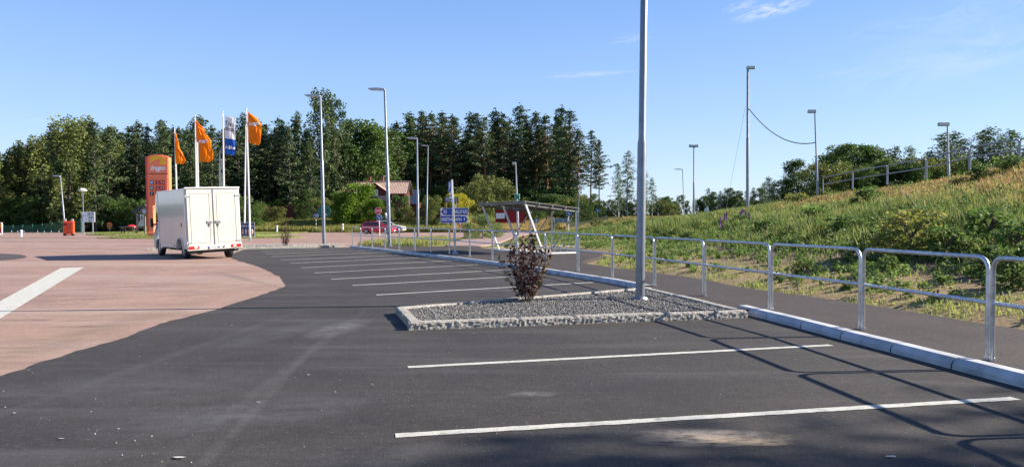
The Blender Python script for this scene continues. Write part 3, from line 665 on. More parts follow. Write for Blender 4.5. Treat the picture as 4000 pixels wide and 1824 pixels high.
def lp(ub, Yb, ut, vt, label, **k):
    x = (ub - 2000) / F * Yb * 1.0; zb = tz(x, Yb) if k.pop('terrain', False) else k.pop('zb', 0.0)
    top = at(ut, vt, Yb); return lamp((x, Yb, zb), top, label, **k)
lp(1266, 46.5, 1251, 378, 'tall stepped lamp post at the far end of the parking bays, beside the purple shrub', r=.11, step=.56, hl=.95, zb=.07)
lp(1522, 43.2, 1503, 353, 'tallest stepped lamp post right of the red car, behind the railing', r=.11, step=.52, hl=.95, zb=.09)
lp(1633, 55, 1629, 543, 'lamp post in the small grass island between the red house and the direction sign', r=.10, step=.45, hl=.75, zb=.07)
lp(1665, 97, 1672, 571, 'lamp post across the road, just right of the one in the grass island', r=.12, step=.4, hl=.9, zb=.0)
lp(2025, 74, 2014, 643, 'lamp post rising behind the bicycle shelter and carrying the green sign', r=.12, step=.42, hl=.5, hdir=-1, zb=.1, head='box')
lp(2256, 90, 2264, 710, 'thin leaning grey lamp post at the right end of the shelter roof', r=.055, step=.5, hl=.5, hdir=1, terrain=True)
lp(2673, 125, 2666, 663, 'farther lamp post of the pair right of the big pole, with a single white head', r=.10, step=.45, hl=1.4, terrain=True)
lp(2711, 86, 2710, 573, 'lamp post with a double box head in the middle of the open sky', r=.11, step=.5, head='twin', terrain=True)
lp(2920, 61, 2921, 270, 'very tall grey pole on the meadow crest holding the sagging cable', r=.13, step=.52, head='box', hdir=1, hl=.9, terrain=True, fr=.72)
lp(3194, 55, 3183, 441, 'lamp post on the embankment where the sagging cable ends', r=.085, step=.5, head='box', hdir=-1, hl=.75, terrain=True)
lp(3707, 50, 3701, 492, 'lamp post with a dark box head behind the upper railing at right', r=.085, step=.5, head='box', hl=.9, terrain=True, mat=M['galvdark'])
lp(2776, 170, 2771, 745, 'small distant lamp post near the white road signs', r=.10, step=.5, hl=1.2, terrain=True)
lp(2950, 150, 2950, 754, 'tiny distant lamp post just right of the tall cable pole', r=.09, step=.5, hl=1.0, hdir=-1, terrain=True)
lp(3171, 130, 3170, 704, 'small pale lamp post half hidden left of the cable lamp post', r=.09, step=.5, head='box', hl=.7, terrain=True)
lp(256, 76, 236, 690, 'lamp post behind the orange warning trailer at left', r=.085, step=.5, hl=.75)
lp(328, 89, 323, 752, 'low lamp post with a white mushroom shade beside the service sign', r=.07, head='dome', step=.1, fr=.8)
# two lamps between the flagpoles
root = lamp(at(866, 925, 110), at(866, 626, 110), 'short straight lamp post seen between the flagpoles, with a white head', r=.10, hl=.8)
base = at(858, 930, 84); root = empty('street_lamp', base, 0, 'curved-arm lamp post seen in front of the blue and white flag', 'street lamp', 'street lamps')
T = at(858, 575, 84) - base; mb = MB(); mb.tube([Vector((0, 0, -.1)), T * .8, T + Vector((.0, 0, -.5)), T + Vector((.3, 0, .1)), at(897, 556, 84) - base], [.09, .07, .055, .05, .045], 10); mb.build('pole', M['galvpole'], root)
mb = MB(); mb.box(at(905, 554, 84) - base, (.85, .3, .16), Matrix.Rotation(-.1, 3, 'Y'), bev=.03); fix_normals(mb.build('lamp_head', M['clearlens2'], root))
# cable
a, b = at(2924, 424, 61), at(3187, 557, 55); pts = [a.lerp(b, t) - Vector((0, 0, 1.0)) * 4 * t * (1 - t) for t in np.linspace(0, 1, 17)]
mb = MB(); mb.tube(pts, .035, 6); tag(mb.build('cable', M['black']), 'dark cable sagging from the tall pole to the lamp post on its right', 'cable')
mb = MB(); mb.tube([at(2912, 415, 61), at(2836, 818, 61)], .009, 5); tag(mb.build('guy_wire', M['galvdark']), 'thin stay wire slanting down to the left from the tall pole', 'wire')
# ------------------------------------------------------------------ sign helpers
def post(mb, b, t, r=.03): mb.tube([b, t], r, 10)
def arrow_disc(root, c, r, ang=-45, name='sign_face', nrm=(0, -1, 0)):
    mb = MB(); mb.disc(c, r, nrm, .03); mb.build('rim', M['signwhite'], root)
    c2 = Vector(c) + Vector(nrm) * .02; mb = MB(); mb.disc(c2, r * .93, nrm, .012); f = mb.build(name, M['blue'], root)
    mb = MB(); q = R_(ang); d = Vector((math.cos(q), 0, math.sin(q))); e = Vector((-d.z, 0, d.x)); c3 = c2 + Vector((0, -.012, 0))
    pts = [(-.62, .11), (.12, .11), (.12, .38), (.66, 0), (.12, -.38), (.12, -.11), (-.62, -.11)]
    vs = [c3 + d * (x * r) + e * (y * r) for x, y in pts]; mb.add(vs + [p - Vector((0, .008, 0)) for p in vs], [tuple(range(7)), tuple(range(7, 14))] + [(i, (i + 1) % 7, 7 + (i + 1) % 7, 7 + i) for i in range(7)])
    fix_normals(mb.build('arrow', M['signwhite'], root)); return f
def striped_post(root, b, t, n=8, r=.035):
    b, t = Vector(b), Vector(t); mb = MB()
    for i in range(n): mb.tube([b.lerp(t, i / n), b.lerp(t, (i + 1) / n)], r, 10, mi=i % 2, cap=i in (0, n - 1))
    mb.build('post', [M['signwhite'], M['black']], root)
# keep-right sign left of lamp post
D = 97; c = at(1234, 842, D); root = empty('road_sign', (c.x, D, 0), 0, 'small round blue keep-right sign on a striped post left of the green disc', 'road sign', 'keep-right signs')
l = lambda p: Vector(p) - root.location
arrow_disc(root, l(c), .30); striped_post(root, (0, .05, 0), (0, .05, c.z - .25))
# STOP and keep-right by red car
D = 75; c = at(1477, 824, D); root = empty('road_sign', (at(1484, 921, D).x, D, 0), 0, 'red octagonal STOP sign above a round blue arrow sign in front of the red car', 'road sign')
l = lambda p: Vector(p) - root.location
def octagon(root, c, r, mat_rim, mat_face, dy=-1):
    for nm, rr, off, m_ in (('rim', r, 0, mat_rim), ('sign_face', r * .92, .02, mat_face)):
        if m_ is None: continue
        mb = MB(); pts = [(c[0] + rr * math.cos(R_(22.5 + 45 * k)), c[2] + rr * math.sin(R_(22.5 + 45 * k))) for k in range(8)]
        mb.prism(pts, 'y', c[1] + dy * off - .01, c[1] + dy * off + .01); fix_normals(mb.build(nm, m_, root))
octagon(root, l(c), .37, M['signwhite'], M['signred']); put_text('lettering', 'STOP', M['signwhite'], root, l(c) + Vector((0, -.036, 0)), .52, .2, bold=.03)
c2 = at(1480, 849.5, D); arrow_disc(root, l(c2) + Vector((.0, -.03, 0)), .29); mb = MB(); mb.disc(l(c2) + Vector((.13, .04, 0)), .28, (0, 1, 0), .02); mb.build('sign_back', M['green'], root)
mb = MB(); post(mb, (-.03, .06, 0), (-.1, .06, c.z + .1), .035); mb.build('post', M['signwhite'], root)
# big green round sign
D = 99; c = at(1266, 826, D); root = empty('round_sign', (c.x, D, 0), 0, 'large dark green round sign half behind the far lamp post', 'sign')
l = lambda p: Vector(p) - root.location
mb = MB(); mb.disc(l(c), .86, (0, -1, 0), .06, 40); mb.build('panel', M['green'], root)
mb = MB(); mb.disc(l(c) + Vector((0, .02, 0)), .90, (0, -1, 0), .04, 40); mb.build('rim', pmat('green_rim', (.05, .2, .14), .5), root)
mb = MB(); mb.prism([(.1, c.z + .25), (.62, c.z + .25), (.62, c.z + .17), (.38, c.z + .05), (.18, c.z + .17)], 'y', -.06, -.04); fix_normals(mb.build('emblem', M['black'], root))
mb = MB(); mb.box((.22, -.05, c.z - .42), (.3, .02, .16)); mb.build('label', M['signwhite'], root)
mb = MB(); post(mb, (0, .08, -.1), (0, .08, c.z + .2), .06); mb.build('post', M['signback'], root)
# delineators
for (u, v0, v1, Y, lb) in ((1339, 874, 907, 97, 'white marker post on the verge left of the red car'), (1082, 881, 911, 96, 'white marker post on the verge above the far purple shrub'), (1036, 889, 913, 97, 'short white marker post on the verge right of the fuel banner'), (83, 898, 925, 72, 'white marker post at the far left by the green fence')):
    b = at(u, v1, Y); b.z = 0; t = at(u, v0, Y); root = empty('marker_post', b, 0, lb, 'bollard', 'white marker posts'); h = t.z
    mb = MB(); mb.tube([(0, 0, -.02), (0, 0, h * .8), (0, 0, h * .92), (0, 0, h)], [.1, .1, .12, .05], 12); mb.build('post_body', M['signwhite'], root)
    mb = MB(); mb.tube([(0, 0, h * .72), (0, 0, h * .79)], .104, 12); mb.build('reflector', M['black'], root)
# direction signs
D = 74; root = empty('direction_sign', (at(1781, 900, D).x, D, 0), 0, 'blue direction sign with two arrow boards between the lamp posts and the shelter', 'road sign')
l = lambda p: Vector(p) - root.location
def board(u0, u1, v0, v1, pt, word, num, wpos, npos):
    a, b = l(at(u0, v1, D)), l(at(u1, v0, D)); h = b.z - a.z; zc = (a.z + b.z) / 2
    def shape(x0, x1, z0, z1, k): return [(x0 + k, z0), (x1, z0), (x1, z1), (x0 + k, z1), (x0, zc)] if pt < 0 else [(x0, z0), (x1 - k, z0), (x1, zc), (x1 - k, z1), (x0, z1)]
    mb = MB(); mb.prism([(a.x, a.z), (b.x, a.z), (b.x, b.z), (a.x, b.z)], 'y', -.02, .02); f = fix_normals(mb.build('board', M['signwhite'], root))
    mb = MB(); e = .035; mb.prism(shape(a.x + e, b.x - e, a.z + e, b.z - e, .24), 'y', -.035, -.015); fix_normals(mb.build('sign_face', M['blue'], f))
    x0, x1 = wpos; put_text('lettering', word, M['signwhite'], f, ((x0 + x1) / 2, -.04, zc), x1 - x0, h * .48, bold=.02)
    x0, x1 = npos; put_text('lettering', num, M['signwhite'], f, ((x0 + x1) / 2, -.04, zc), x1 - x0, h * .48, bold=.02)
X = lambda zx: (1650 + zx / 3.6725 - 2000) / F * D - root.location.x
board(1721, 1829, 812.8, 841.5, -1, 'KARLSTAD', '33', (X(425), X(642)), (X(302), X(350)))
board(1721, 1829, 843.2, 871, 1, 'KRISTINEHAMN', '9', (X(276), X(562)), (X(592), X(612)))
for dx in (-.05,): mb = MB(); post(mb, (dx, .09, 0), (dx, .09, 3.1), .06); mb.build('post', M['galv'], root)
mb = MB(); post(mb, (-.75, .07, 1.2), (-.75, .07, 2.7), .04); mb.build('bracket', M['galv'], root)
# give-way sign behind
D = 84; c = at(1798, 872, D); root = empty('road_sign', (c.x, D, 0), 0, 'red and white give-way triangle low behind the blue direction boards', 'road sign')
for nm, r_, off, m_ in (('rim', .42, 0, M['signred']), ('sign_face', .25, .02, M['signwhite'])):
    mb = MB(); mb.prism([(r_ * math.cos(R_(30 + 120 * k)), c.z + r_ * math.sin(R_(30 + 120 * k))) for k in range(3)], 'y', -off - .01, -off + .01); fix_normals(mb.build(nm, m_, root))
mb = MB(); post(mb, (0, .05, 0), (0, .05, c.z)); mb.build('post', M['galv'], root)
# P sign
b = G(1778, 991, .1); D = b.y; top = at(1765.5, 702, D); root = empty('parking_sign', b, 0, 'blue parking sign on a tall leaning pole in front of the direction boards', 'road sign')
l = lambda p: Vector(p) - b
mb = MB(); mb.tube([(0, 0, 0), l(top) * .6, l(top)], [.052, .05, .042], 14); mb.build('pole', M['galv'], root)
mb = MB(); mb.tube([(0, 0, 0), (0, 0, .03), (0, 0, .09)], [.13, .12, .06], 14); mb.build('base_collar', M['galv'], root)
ang = R_(-66); rt = Vector((math.cos(ang), math.sin(ang), 0)); nn = rt.cross(Vector((0, 0, 1)))
def pplate(name, vc, W, H, mats, uc=1761):
    c = l(at(uc, vc, D)); c.y -= .12
    for k, (s, m_, off) in enumerate(((1, M['signwhite'], 0), (.93, mats, .014))):
        mb = MB(); mb.box((0, 0, 0), (W - (1 - s) * .5, .02, H - (1 - s) * .5)); o = mb.build(name if k == 0 else 'sign_face', m_, root); o.rotation_euler = (0, 0, ang); o.location = c + nn * off
    return c
cP = pplate('parking_plate', 731, .42, .48, M['blue'], 1760)
put_text('lettering', 'P', M['signwhite'], root, cP + nn * .03, .2, .36, right=rt, bold=.03)
cS = pplate('sub_plate', 765, .40, .22, M['signwhite'], 1763)
for s in (-.09, .07): mb = MB(); mb.box((0, 0, 0), (.1, .012, .06)); o = mb.build('vehicle_symbol', M['black'], root); o.rotation_euler = (0, 0, ang); o.location = cS + nn * .03 + rt * s
# garden sign
D = 104; a = at(1737, 791, D); c = at(1763, 780, D); root = empty('garden_sign', (c.x, D, tz(c.x, D)), 0, 'dark hand-painted garden sign in front of the golden yellow bush', 'sign')
l = lambda p: Vector(p) - root.location
mb = MB(); mb.box(l(c), (2.0, .06, .78), bev=.02); f = fix_normals(mb.build('board', M['darkroof'], root))
put_text('lettering', 'Stensens', M['signwhite'], f, l(c) + Vector((0, -.04, .17)), 1.65, .27, bold=.03); put_text('lettering', 'Trädgård', M['signwhite'], f, l(c) + Vector((0, -.04, -.19)), 1.65, .30, bold=.03)
for s in (-.7, .7): mb = MB(); post(mb, (s, .06, -.2), (s, .06, l(c).z + .2), .05); mb.build('post', M['wood'], root)
# green sign + big blue disc behind shelter
D = 73; c = at(2020, 768, D); root = empty('green_sign', (c.x, D, 0), 0, 'square green sign over a big round blue sign behind the shelter roof', 'road sign')
l = lambda p: Vector(p) - root.location
mb = MB(); mb.box(l(c), (.52, .04, .56), bev=.01); fix_normals(mb.build('frame', M['signwhite'], root)); mb = MB(); mb.box(l(c) + Vector((0, -.025, 0)), (.47, .02, .51)); mb.build('sign_face', pmat('bright_green', (.01, .22, .13), .5), root)
mb = MB(); mb.tube([l(c) + Vector((-.1, -.04, .1)), l(c) + Vector((-.02, -.04, .16)), l(c) + Vector((.12, -.04, .1)), l(c) + Vector((.04, -.04, .0)), l(c) + Vector((-.08, -.04, .02))], .02, 6); mb.build('emblem', pmat('pale_green', (.2, .5, .35), .5), root)
c = at(2021, 804, D); mb = MB(); mb.disc(l(c), .52, (0, -1, 0), .03, 36); mb.build('rim', M['signwhite'], root); mb = MB(); mb.disc(l(c) + Vector((0, -.02, 0)), .48, (0, -1, 0), .015, 36); mb.build('round_face', M['blue'], root)
mb = MB(); post(mb, (.0, .08, 0), (0, .08, l(at(2020, 757, D)).z), .04); mb.build('post', M['galv'], root)
# backs of signs to the right
D = 90; c = at(2095, 863, D); root = empty('road_sign', (c.x, D, tz(c.x, D)), 0, 'grey back of an octagonal sign seen through the bicycle shelter', 'road sign')
octagon(root, Vector(c) - root.location, .34, M['signback'], None); mb = MB(); post(mb, (0, -.04, -.2), (0, -.04, c.z - root.location.z + .2)); mb.build('post', M['galv'], root)
D = 86; a, b2 = at(2165, 870, D), at(2217, 853, D); zg = tz(a.x, D); root = empty('direction_board', ((a.x + b2.x) / 2, D, zg), 0, 'low blue-grey back of a direction board seen under the shelter roof', 'road sign')
zc = (a.z + b2.z) / 2 - zg; W = b2.x - a.x
for s in (-1, 0, 1): mb = MB(); mb.box((s * W / 3, 0, zc), (W / 3 - .03, .04, .52), bev=.01); fix_normals(mb.build('panel', M['signback'], root))
for s in (-.5, .5): mb = MB(); post(mb, (s * W, -.05, -.2), (s * W, -.05, zc + .3), .035); mb.build('post', M['galv'], root)
D = 84; c = at(2221.5, 834, D); root = empty('road_sign', (c.x, D, tz(c.x, D)), 0, 'round blue keep-right sign seen below the right end of the shelter roof', 'road sign', 'keep-right signs')
arrow_disc(root, Vector(c) - root.location, .30); mb = MB(); post(mb, (0, .05, -.2), (0, .05, c.z - root.location.z), .035); mb.build('post', M['signwhite'], root)
D = 110; c = at(2334, 822, D); root = empty('road_sign', (c.x, D, tz(c.x, D)), 0, 'dark back of a round sign in front of the curved glass roof', 'road sign')
mb = MB(); mb.disc(Vector(c) - root.location, .31, (0, -1, 0), .03); mb.build('sign_back', M['signback'], root); mb = MB(); post(mb, (0, -.04, -.5), (0, -.04, c.z - root.location.z), .035); mb.build('post', M['signback'], root)
for u, rr, lb in ((2763, .30, 'oval pale blue-white sign at the meadow crest'), (2755, .16, 'narrow white sign edge touching the oval sign at the meadow crest')):
    D = 75; c = at(u, 828 - (3 if rr < .2 else 0), D); root = empty('road_sign', (c.x, D, tz(c.x, D)), 0, lb, 'road sign')
    mb = MB(); mb.tube([(0, .02, 0), (0, -.02, 0)], 1, 24); o = mb.build('sign_face', M['signwhite'], root); o.scale = (rr * .6, 1, .55 if rr > .2 else .3); o.location = Vector(c) - root.location
    mb = MB(); post(mb, (0, .04, -.2), (0, .04, c.z - root.location.z), .03); mb.build('post', M['galv'], root)
# service information sign (left)
D = 84; a, b2 = at(318, 868, D), at(370, 828, D); root = empty('service_sign', ((a.x + b2.x) / 2, D, 0), 0, 'white service sign board on two posts beside the mushroom lamp', 'road sign')
l = lambda p: Vector(p) - root.location
W = b2.x - a.x; z0, z1 = a.z, b2.z
mb = MB(); mb.box((.02, 0, z0 + (z1 - z0) * .82), (W, .05, (z1 - z0) * .35), bev=.01); f = fix_normals(mb.build('board', M['signwhite'], root))
mb = MB(); mb.box((.02, 0, z0 + (z1 - z0) * .31), (W, .05, (z1 - z0) * .62), bev=.01); f2 = fix_normals(mb.build('board', M['signwhite'], root))
pc = Vector((.12, -.03, z0 + (z1 - z0) * .82)); mb = MB(); mb.box(pc, (.26, .02, .26)); mb.build('parking_symbol', M['blue'], f); put_text('lettering', 'P', M['signwhite'], f, pc + Vector((0, -.02, 0)), .13, .2, bold=.03)
def picto(c, w_, h_, par):
    mb = MB(); mb.box(c, (w_, .02, h_)); mb.build('symbol_frame', M['black'], par); mb = MB(); mb.box(Vector(c) + Vector((0, -.012, 0)), (w_ - .06, .02, h_ - .06)); mb.build('symbol_ground', M['signwhite'], par)
    mb = MB(); mb.box(Vector(c) + Vector((0, -.024, -.01)), (w_ * .45, .02, h_ * .32)); mb.build('symbol', M['black'], par)
picto((.52, -.03, z0 + (z1 - z0) * .82), .34, .26, f); picto((.2, -.03, z0 + (z1 - z0) * .45), .32, .25, f2); picto((.52, -.03, z0 + (z1 - z0) * .45), .26, .25, f2); picto((.22, -.03, z0 + (z1 - z0) * .15), .3, .25, f2)
mb = MB(); mb.bar((-W / 2 + .1, -.04, z0 + .1), (-W / 2 + .1, -.04, z0 + .75), .05, .02); mb.bar((-W / 2 + .1, -.04, z0 + .75), (-W / 2 + .3, -.04, z0 + .75), .02, .05); mb.build('arrow', M['black'], f2)
for u in (321.5, 362): mb = MB(); x = l(at(u, 900, D)).x; post(mb, (x, .07, -.1), (x, .07, z1), .07); mb.build('post', M['galv'], root)
# 100 sign
D = 100; c = at(428, 879, D); root = empty('speed_sign', (c.x, D, 0), 0, 'round orange speed sign reading 100 in the dark trees left of the kiosk', 'road sign')
mb = MB(); mb.disc((0, 0, c.z), .40, (0, -1, 0), .03); mb.build('rim', M['signred'], root); mb = MB(); mb.disc((0, -.02, c.z), .31, (0, -1, 0), .02); mb.build('sign_face', pmat('sign_amber', (.75, .28, .02), .5), root)
put_text('lettering', '100', M['black'], root, (0, -.04, c.z), .42, .2, bold=.03); mb = MB(); post(mb, (0, .04, 0), (0, .04, c.z)); mb.build('post', M['galv'], root)
# red ad board at left edge
D = 80; a, b2 = at(-40, 918, D), at(9.5, 875, D); root = empty('advert_board', ((a.x + b2.x) / 2, D, 0), 0, 'red advertising board cut off by the left edge of the photo', 'sign')
W = b2.x - a.x; mb = MB(); mb.box((0, 0, (a.z + b2.z) / 2 + .1), (W, .12, b2.z - a.z + .1), bev=.03); fix_normals(mb.build('frame', M['signwhite'], root)); mb = MB(); mb.box((0, -.065, (a.z + b2.z) / 2 + .1), (W - .1, .02, b2.z - a.z)); mb.build('poster', M['signred'], root)
mb = MB(); mb.disc((W / 2 - .3, -.08, 1.0), .22, (0, -1, 0), .01); mb.build('emblem', M['yellow'], root)
mb = MB(); mb.box((0, 0, .1), (W * .8, .5, .2), bev=.03); fix_normals(mb.build('base', M['concrete'], root))
# ------------------------------------------------------------------ warning trailer
D = 76; a, b2 = at(249, 918, D), at(289, 866, D); root = empty('warning_trailer', ((a.x + b2.x) / 2, D, 0), R_(3), 'bright orange-red warning cabinet with two lamps on top, at the far left', 'warning sign')
W = b2.x - a.x; H = b2.z
mb = MB(); mb.box((0, 0, .12 + H * .5), (W, .28, H - .15), bev=.05); fix_normals(mb.build('cabinet', M['orange'], root))
mb = MB()
for x in (-.02,): mb.box((x, -.145, H * .55), (.03, .02, H * .7))
mb.box((0, -.145, .33), (W * .92, .02, .03)); mb.box((W * .2, -.145, H * .72), (.03, .02, .3)); mb.box((-W * .3, -.145, H * .8), (W * .3, .02, .22)); mb.bar((-W * .35, -.145, H * .35), (0, -.145, H * .75), .03, .02); mb.tube([(W * .15, -.15, H * .4), (W * .18, -.15, H * .8), (W * .3, -.15, H * .85), (W * .33, -.15, H * .45)], .015, 5); mb.build('trim', M['darkred'], root)
for s in (-.36, .36): mb = MB(); mb.disc((s, -.02, H + .17), .12, (0, -1, 0), .1); o = mb.build('warning_lamp', M['clearlens'], root); mb = MB(); mb.box((s, 0, H + .03), (.04, .04, .12)); mb.build('lamp_bracket', M['black'], o)
for s in (-.4, .4): mb = MB(); mb.disc((s, .0, .11), .11, (0, -1, 0), .3); mb.build('wheel', M['tyre'], root)
mb = MB(); mb.box((0, 0, .1), (W * .8, .2, .1)); mb.build('chassis', M['orange'], root)
# ------------------------------------------------------------------ green mesh fence
p0, p1, p2 = at(14, 918, 92), at(212, 915, 92), at(318, 916, 92)
p0.z = p1.z = p2.z = 0; root = empty('mesh_fence', p1, 0, 'low green wire mesh fence along the dark trees at left', 'fence')
x0, x1 = p0.x - p1.x - 1.2, p2.x - p1.x; ht = lambda x: 0.95 + .75 * max(0, (x - x0 - 3.5) / (x1 - x0 - 3.5)) ** 1.3
mb = MB()
n = int((x1 - x0) / .07)
for i in range(n): x = x0 + i * .07; mb.bar((x, 0, .05), (x, 0, ht(x)), .014, .014)
for k in range(9):
    zf = .06 + k / 8 * .92
    for j in range(8): xa, xb = x0 + (x1 - x0) * j / 8, x0 + (x1 - x0) * (j + 1) / 8; mb.bar((xa, 0, ht(xa) * zf), (xb, 0, ht(xb) * zf), .02, .02)
mb.build('wire_mesh', M['greenwire'], root)
M['greenpost'] = pmat('green_post', (.02, .16, .10), .5)
for x in np.linspace(x0, x1, 10): mb = MB(); mb.tube([(x, -.04, -.1), (x, -.04, ht(x) + .08)], .035, 8); mb.build('post', M['greenpost'], root)
for i, u in enumerate((45, 69, 93, 147, 173, 200, 230)):
    b = at(u, 916, 89); b.z = 0; root = empty('stub_post', b, 0, 'short grey stub post in front of the green mesh fence', 'bollard', 'stub posts before the green fence')
    mb = MB(); mb.tube([(0, 0, -.05), (0, 0, .32), (0, 0, .36)], [.045, .045, .02], 8); mb.build('post_body', M['signback'], root)
# ------------------------------------------------------------------ bicycle shelter
Cc = Vector((2.88, 33.3, .1)); Dc = Vector((.89, 36.9, .1)); ex = (Dc - Cc).normalized(); L = (Dc - Cc).length; ey = Vector((-.875, -.484, 0)); ey = (ey - ex * ey.dot(ex)).normalized()
root = empty('bicycle_shelter', Cc, 0, 'open bicycle shelter with slanting grey roof and white steel frame behind the railing', 'shelter')
def sp(a, b, z): return ex * a + ey * b + Vector((0, 0, z))
mb = MB(); nrm_seg = 46
za, zb = 1.98, 2.27; W2 = 2.75
for i in range(nrm_seg):       # corrugated sheet running across the roof
    a0, a1_ = -.1 + (L + .4) * i / nrm_seg, -.1 + (L + .4) * (i + 1) / nrm_seg
    h0, h1 = (.022 if i % 2 else 0), (.022 if (i + 1) % 2 else 0)
    q = [sp(a0, -.15, za + .03 + h0), sp(a1_, -.15, za + .03 + h1), sp(a1_, W2, zb + .03 + h1), sp(a0, W2, zb + .03 + h0)]
    mb.add(q + [p + Vector((0, 0, .012)) for p in q], [(3, 2, 1, 0), (4, 5, 6, 7), (0, 1, 5, 4), (1, 2, 6, 5), (2, 3, 7, 6), (3, 0, 4, 7)])
fix_normals(mb.build('roof', M['roofmetal'], root))
for k in range(5):
    b = -.08 + (W2 + .0) * k / 4; z = za + (zb - za) * (b + .15) / (W2 + .15) - .02; mb = MB(); mb.bar(sp(-.09, b, z), sp(L + .28, b, z), .05, .07); mb.build('purlin', M['roofmetal'], root)
for k in range(3):
    a = L * k / 2
    mb = MB(); mb.bar(sp(a, 0, 0), sp(a, 0, za - .02), .08, .08); mb.build('post', M['shelter'], root)
    mb = MB(); mb.bar(sp(a + .0, 1.7, 0), sp(a, 2.62, zb - .1), .075, .075); mb.build('slanted_post', M['shelter'], root)
    mb = MB(); mb.bar(sp(a, -.1, za - .09), sp(a, W2 - .05, zb - .09), .06, .08); mb.build('rafter', M['roofmetal'], root)
    mb = MB(); mb.bar(sp(a + .03, .05, za - .15), sp(a + .03, 1.35, .06), .035, .05); mb.build('brace', M['darkroof'], root)
    mb = MB(); mb.bar(sp(a, 0, .05), sp(a, 1.7, .05), .07, .07); mb.build('base_beam', M['shelter'], root)
mb = MB(); mb.bar(sp(-.1, 1.78, .05), sp(L + .35, 1.78, .05), .07, .08); mb.build('base_beam', M['shelter'], root)
for i, (du, dy) in enumerate(((2165, 35.2), (2190, 34.6), (2216, 34.0), (2241, 33.6))):
    b = Vector(((du - 2000) / F * dy, dy, .07)); root = empty('bike_rack', b, R_(-35), f'slanted steel tube bike stand behind the shelter, {["leftmost", "second from the left", "third from the left", "rightmost"][i]} of four', 'bike rack', 'bike stands behind the shelter')
    for s in (-.06, .06): mb = MB(); mb.tube([(-.35, s, 0), (-.1, s, .05), (.0, s, .35), (.38, s, .72), (.42, s * .3, .76)], .012, 7); mb.build('wheel_loop', M['galv'], root)
    mb = MB(); mb.tube([(0, -.2, .34), (0, .2, .34)], .014, 7); mb.build('crossbar', M['galv'], root); mb = MB(); mb.tube([(0, 0, 0), (0, 0, .34)], .018, 7); mb.build('leg', M['galv'], root)
# ------------------------------------------------------------------ flags
def cloth(u0v, edges, D, zoom, depth=.10, seed=0, bands=None, ns=18, ntt=34, phase=0.):
    ox, oy, s = zoom; Lp, Rp = edges
    Lp, Rp = np.array(Lp, float), np.array(Rp, float)
    def interp(P, t):
        d = np.r_[0, np.cumsum(np.linalg.norm(np.diff(P, axis=0), axis=1))]; d /= d[-1]; return np.array([np.interp(t, d, P[:, 0]), np.interp(t, d, P[:, 1])])
    def pos(s_, t):
        p = interp(Lp, t) * (1 - s_) + interp(Rp, t) * s_
        q = at(ox + p[0] / s, oy + p[1] / s, D)
        k = s_ ** .7
        q.y += depth * k * (math.sin(9 * s_ + 5 * t + phase) + .7 * math.sin(15 * s_ - 7 * t + phase * 2) + .35 * math.sin(31 * s_ + 6 * t))
        return q
    return pos
def make_flag(pos, name, mats, label, ns=20, ntt=36, split=None, texts=(), group='fuel station flags'):
    P0 = pos(0, 0); mb = MB(); vs = [pos(i / ns, j / ntt) - P0 for j in range(ntt + 1) for i in range(ns + 1)]
    idx = lambda i, j: j * (ns + 1) + i
    for j in range(ntt):
        pass
    mb.v = [tuple(p) for p in vs]
    for j in range(ntt):
        for i in range(ns): mb.f.append((idx(i, j + 1), idx(i + 1, j + 1), idx(i + 1, j), idx(i, j))); mb.m.append(1 if split and (j + .5) / ntt > split else 0); mb.sm.append(True)
    if not split:
        root = tag(mb.build(name, mats), label, 'flag', group); root.location = P0
    else:
        root = tag(mb.build(name, mats), label, 'flag', group); root.location = P0
    for txt, s0, s1, t0, t1, m_, bold, shear in texts:
        me = text_mesh(txt, 1.0, 0, bold, shear, 1.0)
        import bmesh
        bm = bmesh.new(); bm.from_mesh(me); bmesh.ops.triangulate(bm, faces=bm.faces); bmesh.ops.subdivide_edges(bm, edges=[e for e in bm.edges if e.calc_length() > .12], cuts=2); bm.to_mesh(me); bm.free()
        for v_ in me.vertices:
            a = v_.co.x + .5; b_ = .5 - v_.co.y; q = pos(s0 + (s1 - s0) * a, t0 + (t1 - t0) * b_) - P0; v_.co = q + Vector((0, -.02, 0))
        link('lettering', me, m_, root)
    return root
def flagpole(top, base, D, label, r=.06):
    t = at(*top, D); b = at(*base, D); k = (t - b) / (t.z - b.z); b = t - k * t.z
    root = empty('flagpole', b, 0, label, 'flagpole', 'white flagpoles'); T = t - b
    mb = MB(); mb.tube([Vector((0, 0, -.1)), T * .5, T], [r * 1.25, r, r * .6], 12); mb.build('pole', M['alu'], root)
    mb = MB(); mb.tube([T, T + Vector((0, 0, .05)), T + Vector((0, 0, .12))], [r * .7, r * 1.2, r * .2], 10); mb.build('finial', M['galv'], root)
    mb = MB(); mb.tube([Vector((0, 0, 0)), Vector((0, 0, .3))], r * 1.7, 10); mb.build('base_collar', M['galv'], root)
    z = Z2; mb = MB(); mb.tube([T * .97 + Vector((.09, -.02, 0)), T * .15 + Vector((.09, -.02, 0))], .008, 4); mb.build('halyard', M['signwhite'], root)
Z2 = (650, 420, 3.093)
flagpole((682, 509), (689, 740), 62, 'shortest white flagpole, nearest the price tower, with a narrow orange flag')
flagpole((761.5, 458), (767, 727), 58, 'left pole of the close pair of white flagpoles above the van')
flagpole((769, 491), (774, 727), 66, 'right pole of the close pair of white flagpoles above the van')
flagpole((870, 441), (874, 724), 60, 'white flagpole carrying the blue and white flag')
flagpole((962, 429), (973, 800), 57, 'tallest white flagpole right of the van, with the raised orange flag')
flagpole((960, 492), (956, 800), 66, 'bare white flagpole crossing behind the tallest one right of the van')
make_flag(cloth(0, (((104, 300), (103, 500), (112, 680)), ((108, 305), (150, 430), (153, 485), (205, 570), (237, 640), (205, 685))), 61.9, Z2, .08, phase=1), 'flag', M['flagorange'], 'narrow folded orange flag nearest the price tower')
